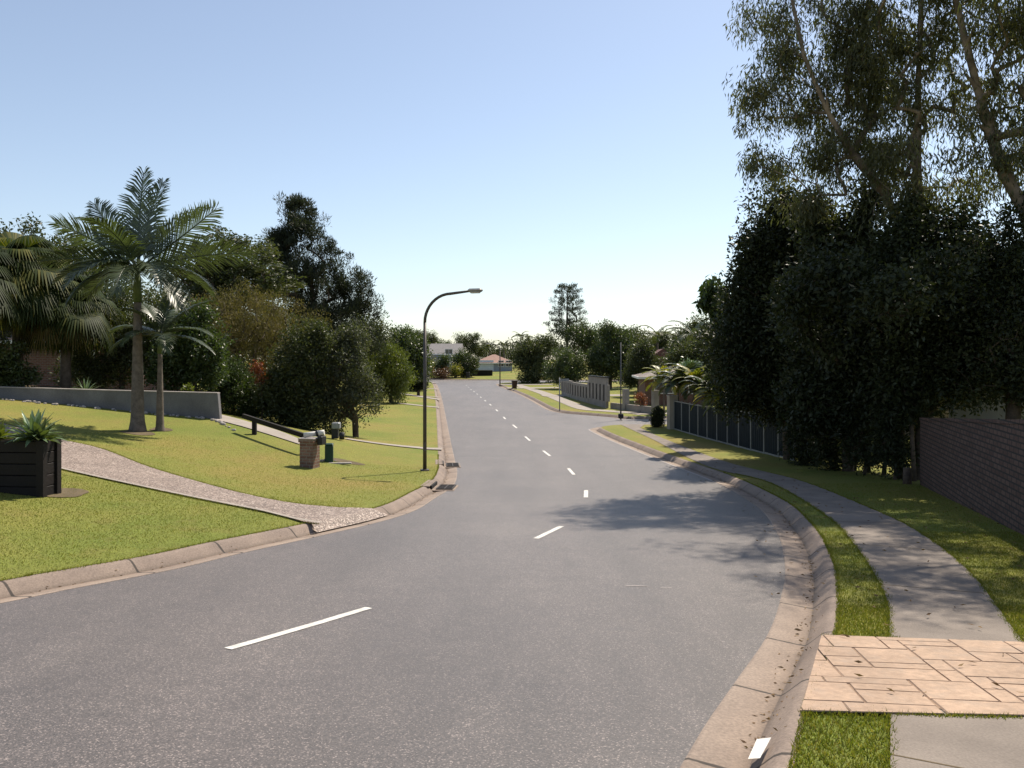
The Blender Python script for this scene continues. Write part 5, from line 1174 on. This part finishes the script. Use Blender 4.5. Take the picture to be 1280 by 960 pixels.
# --- distant woodland closing the horizon (stuff)
n = 130000; cl = 1200
cx_ = rng.uniform(-260, 260, cl); cy_ = rng.uniform(185, 230, cl); k = (np.abs(cx_) > 0)
cz_ = land_z(np.clip(cx_, -60, 60), cy_) + rng.uniform(.5, 1, cl) ** .6 * (5.2 + 2.2 * np.sin(cx_ * .09) + 1.6 * np.sin(cx_ * .23 + 1))
cz_ -= np.where((cx_ > -35) & (cx_ < 20), 1.6, 0)
idx = rng.integers(0, cl, n); P = np.column_stack([cx_, cy_, cz_])[idx] + rng.normal(size=(n, 3)) * np.array([2.2, 2.2, .7])
wd = leaf_mesh('woodland', P, unit(rng.normal(size=(n, 3))), .5, .35, 'leaf_dark', None, rng.uniform(0, 1, n)); tag(wd, 'low dark woodland closing the horizon', 'woodland', kind='stuff')

# --- leaf litter
n = 700; x = rng.uniform(2.5, 10, n); y = rng.uniform(5, 27, n); k = (x > brY(y) - 1.0); x, y = x[k], y[k]; n = len(x)
zz = np.where(x > brY(y), land_z(x, y) + .045, road_z(x, y) + .02 + .1 * np.clip((x - brY(y) + .3) / .3, 0, 1))
a = rng.uniform(0, 6.28, n); leaf_mesh('fallen_leaves', np.column_stack([x, y, zz]), np.column_stack([np.cos(a), np.sin(a), .1 * np.ones(n)]), .07, .02, 'litter', None, rng.uniform(0, 1, n))
tag(COL.objects['fallen_leaves'], 'dry fallen leaves on the right verge and gutter', 'leaves', kind='stuff')

ii = np.concatenate([rng.choice(np.where((KR[:, 1] > 3) & (KR[:, 1] < 40))[0], 900), ]); tt = np.gradient(KR, axis=0); tt /= np.linalg.norm(tt, axis=1)[:, None]; nn = np.stack([tt[:, 1], -tt[:, 0]], 1)
of = np.clip(rng.normal(.34, .06, len(ii)), .05, .6); pq = KR[ii] + nn[ii] * of[:, None] + tt[ii] * rng.uniform(-.2, .2, len(ii))[:, None]
ij = rng.choice(np.where((KL[:, 1] > 7) & (KL[:, 1] < 40))[0], 500); tl = np.gradient(KL, axis=0); tl /= np.linalg.norm(tl, axis=1)[:, None]; nl_ = np.stack([-tl[:, 1], tl[:, 0]], 1)
ol = np.clip(rng.normal(.33, .05, len(ij)), .05, .6); pl_ = KL[ij] + nl_[ij] * ol[:, None] + tl[ij] * rng.uniform(-.2, .2, len(ij))[:, None]
pa = np.concatenate([pq, pl_]); oa = np.concatenate([of, ol]); za = road_z(pa[:, 0], pa[:, 1]) + np.interp(oa, _po, _pz) + .006; a = rng.uniform(0, 6.28, len(pa))
leaf_mesh('gutter_litter', np.column_stack([pa, za]), np.column_stack([np.cos(a), np.sin(a), .05 * np.ones(len(pa))]), .045 * rng.uniform(.4, 1.3, len(pa)), .014, 'litter', None, rng.uniform(0, 1, len(pa)))
tag(COL.objects['gutter_litter'], 'dry leaf and bark litter lying in the kerb channels', 'leaves', kind='stuff')

# ------------------------------------------------------------------ light, sky, camera
SUN_EL = R(55); SUN_DIR = np.array([.61, .79]); SUN_DIR /= np.linalg.norm(SUN_DIR)
az = math.atan2(SUN_DIR[0], SUN_DIR[1])     # clockwise from +Y
w = bpy.data.worlds.new('World'); scene.world = w; w.use_nodes = True
wn = w.node_tree.nodes; wl = w.node_tree.links; sky = wn.new('ShaderNodeTexSky'); sky.sky_type = 'NISHITA'; sky.sun_disc = False
sky.sun_elevation = SUN_EL; sky.sun_rotation = az; sky.altitude = 0; sky.air_density = 1.0; sky.dust_density = .5; sky.ozone_density = 1.5
hs = wn.new('ShaderNodeHueSaturation'); hs.inputs['Hue'].default_value = .500; hs.inputs['Saturation'].default_value = .80; wl.new(sky.outputs[0], hs.inputs['Color']); wl.new(hs.outputs[0], wn['Background'].inputs['Color']); wn['Background'].inputs['Strength'].default_value = .11
sd = bpy.data.lights.new('sun', 'SUN'); sd.energy = 5.0; sd.angle = R(.53); sd.color = (1.0, .90, .76)
so = bpy.data.objects.new('sun', sd); COL.objects.link(so)
dv = Vector((SUN_DIR[0] * math.cos(SUN_EL), SUN_DIR[1] * math.cos(SUN_EL), math.sin(SUN_EL)))
so.rotation_euler = dv.to_track_quat('Z', 'Y').to_euler(); so.location = (20, 20, 40)
cd = bpy.data.cameras.new('camera'); cam = bpy.data.objects.new('camera', cd); COL.objects.link(cam); scene.camera = cam
cam.location = (0, 0, EYE); cam.rotation_euler = (R(90), 0, 0); cd.sensor_width = 36; cd.lens = 36 * F / 1280
cd.shift_y = (HY - 480) / 1280; cd.clip_start = .1; cd.clip_end = 3000
scene.view_settings.view_transform = 'Standard'; scene.view_settings.look = 'None'; scene.view_settings.exposure = .48; scene.view_settings.gamma = 1
scene.cycles.max_bounces = 6; scene.cycles.transparent_max_bounces = 4; scene.cycles.diffuse_bounces = 3; scene.cycles.transmission_bounces = 3
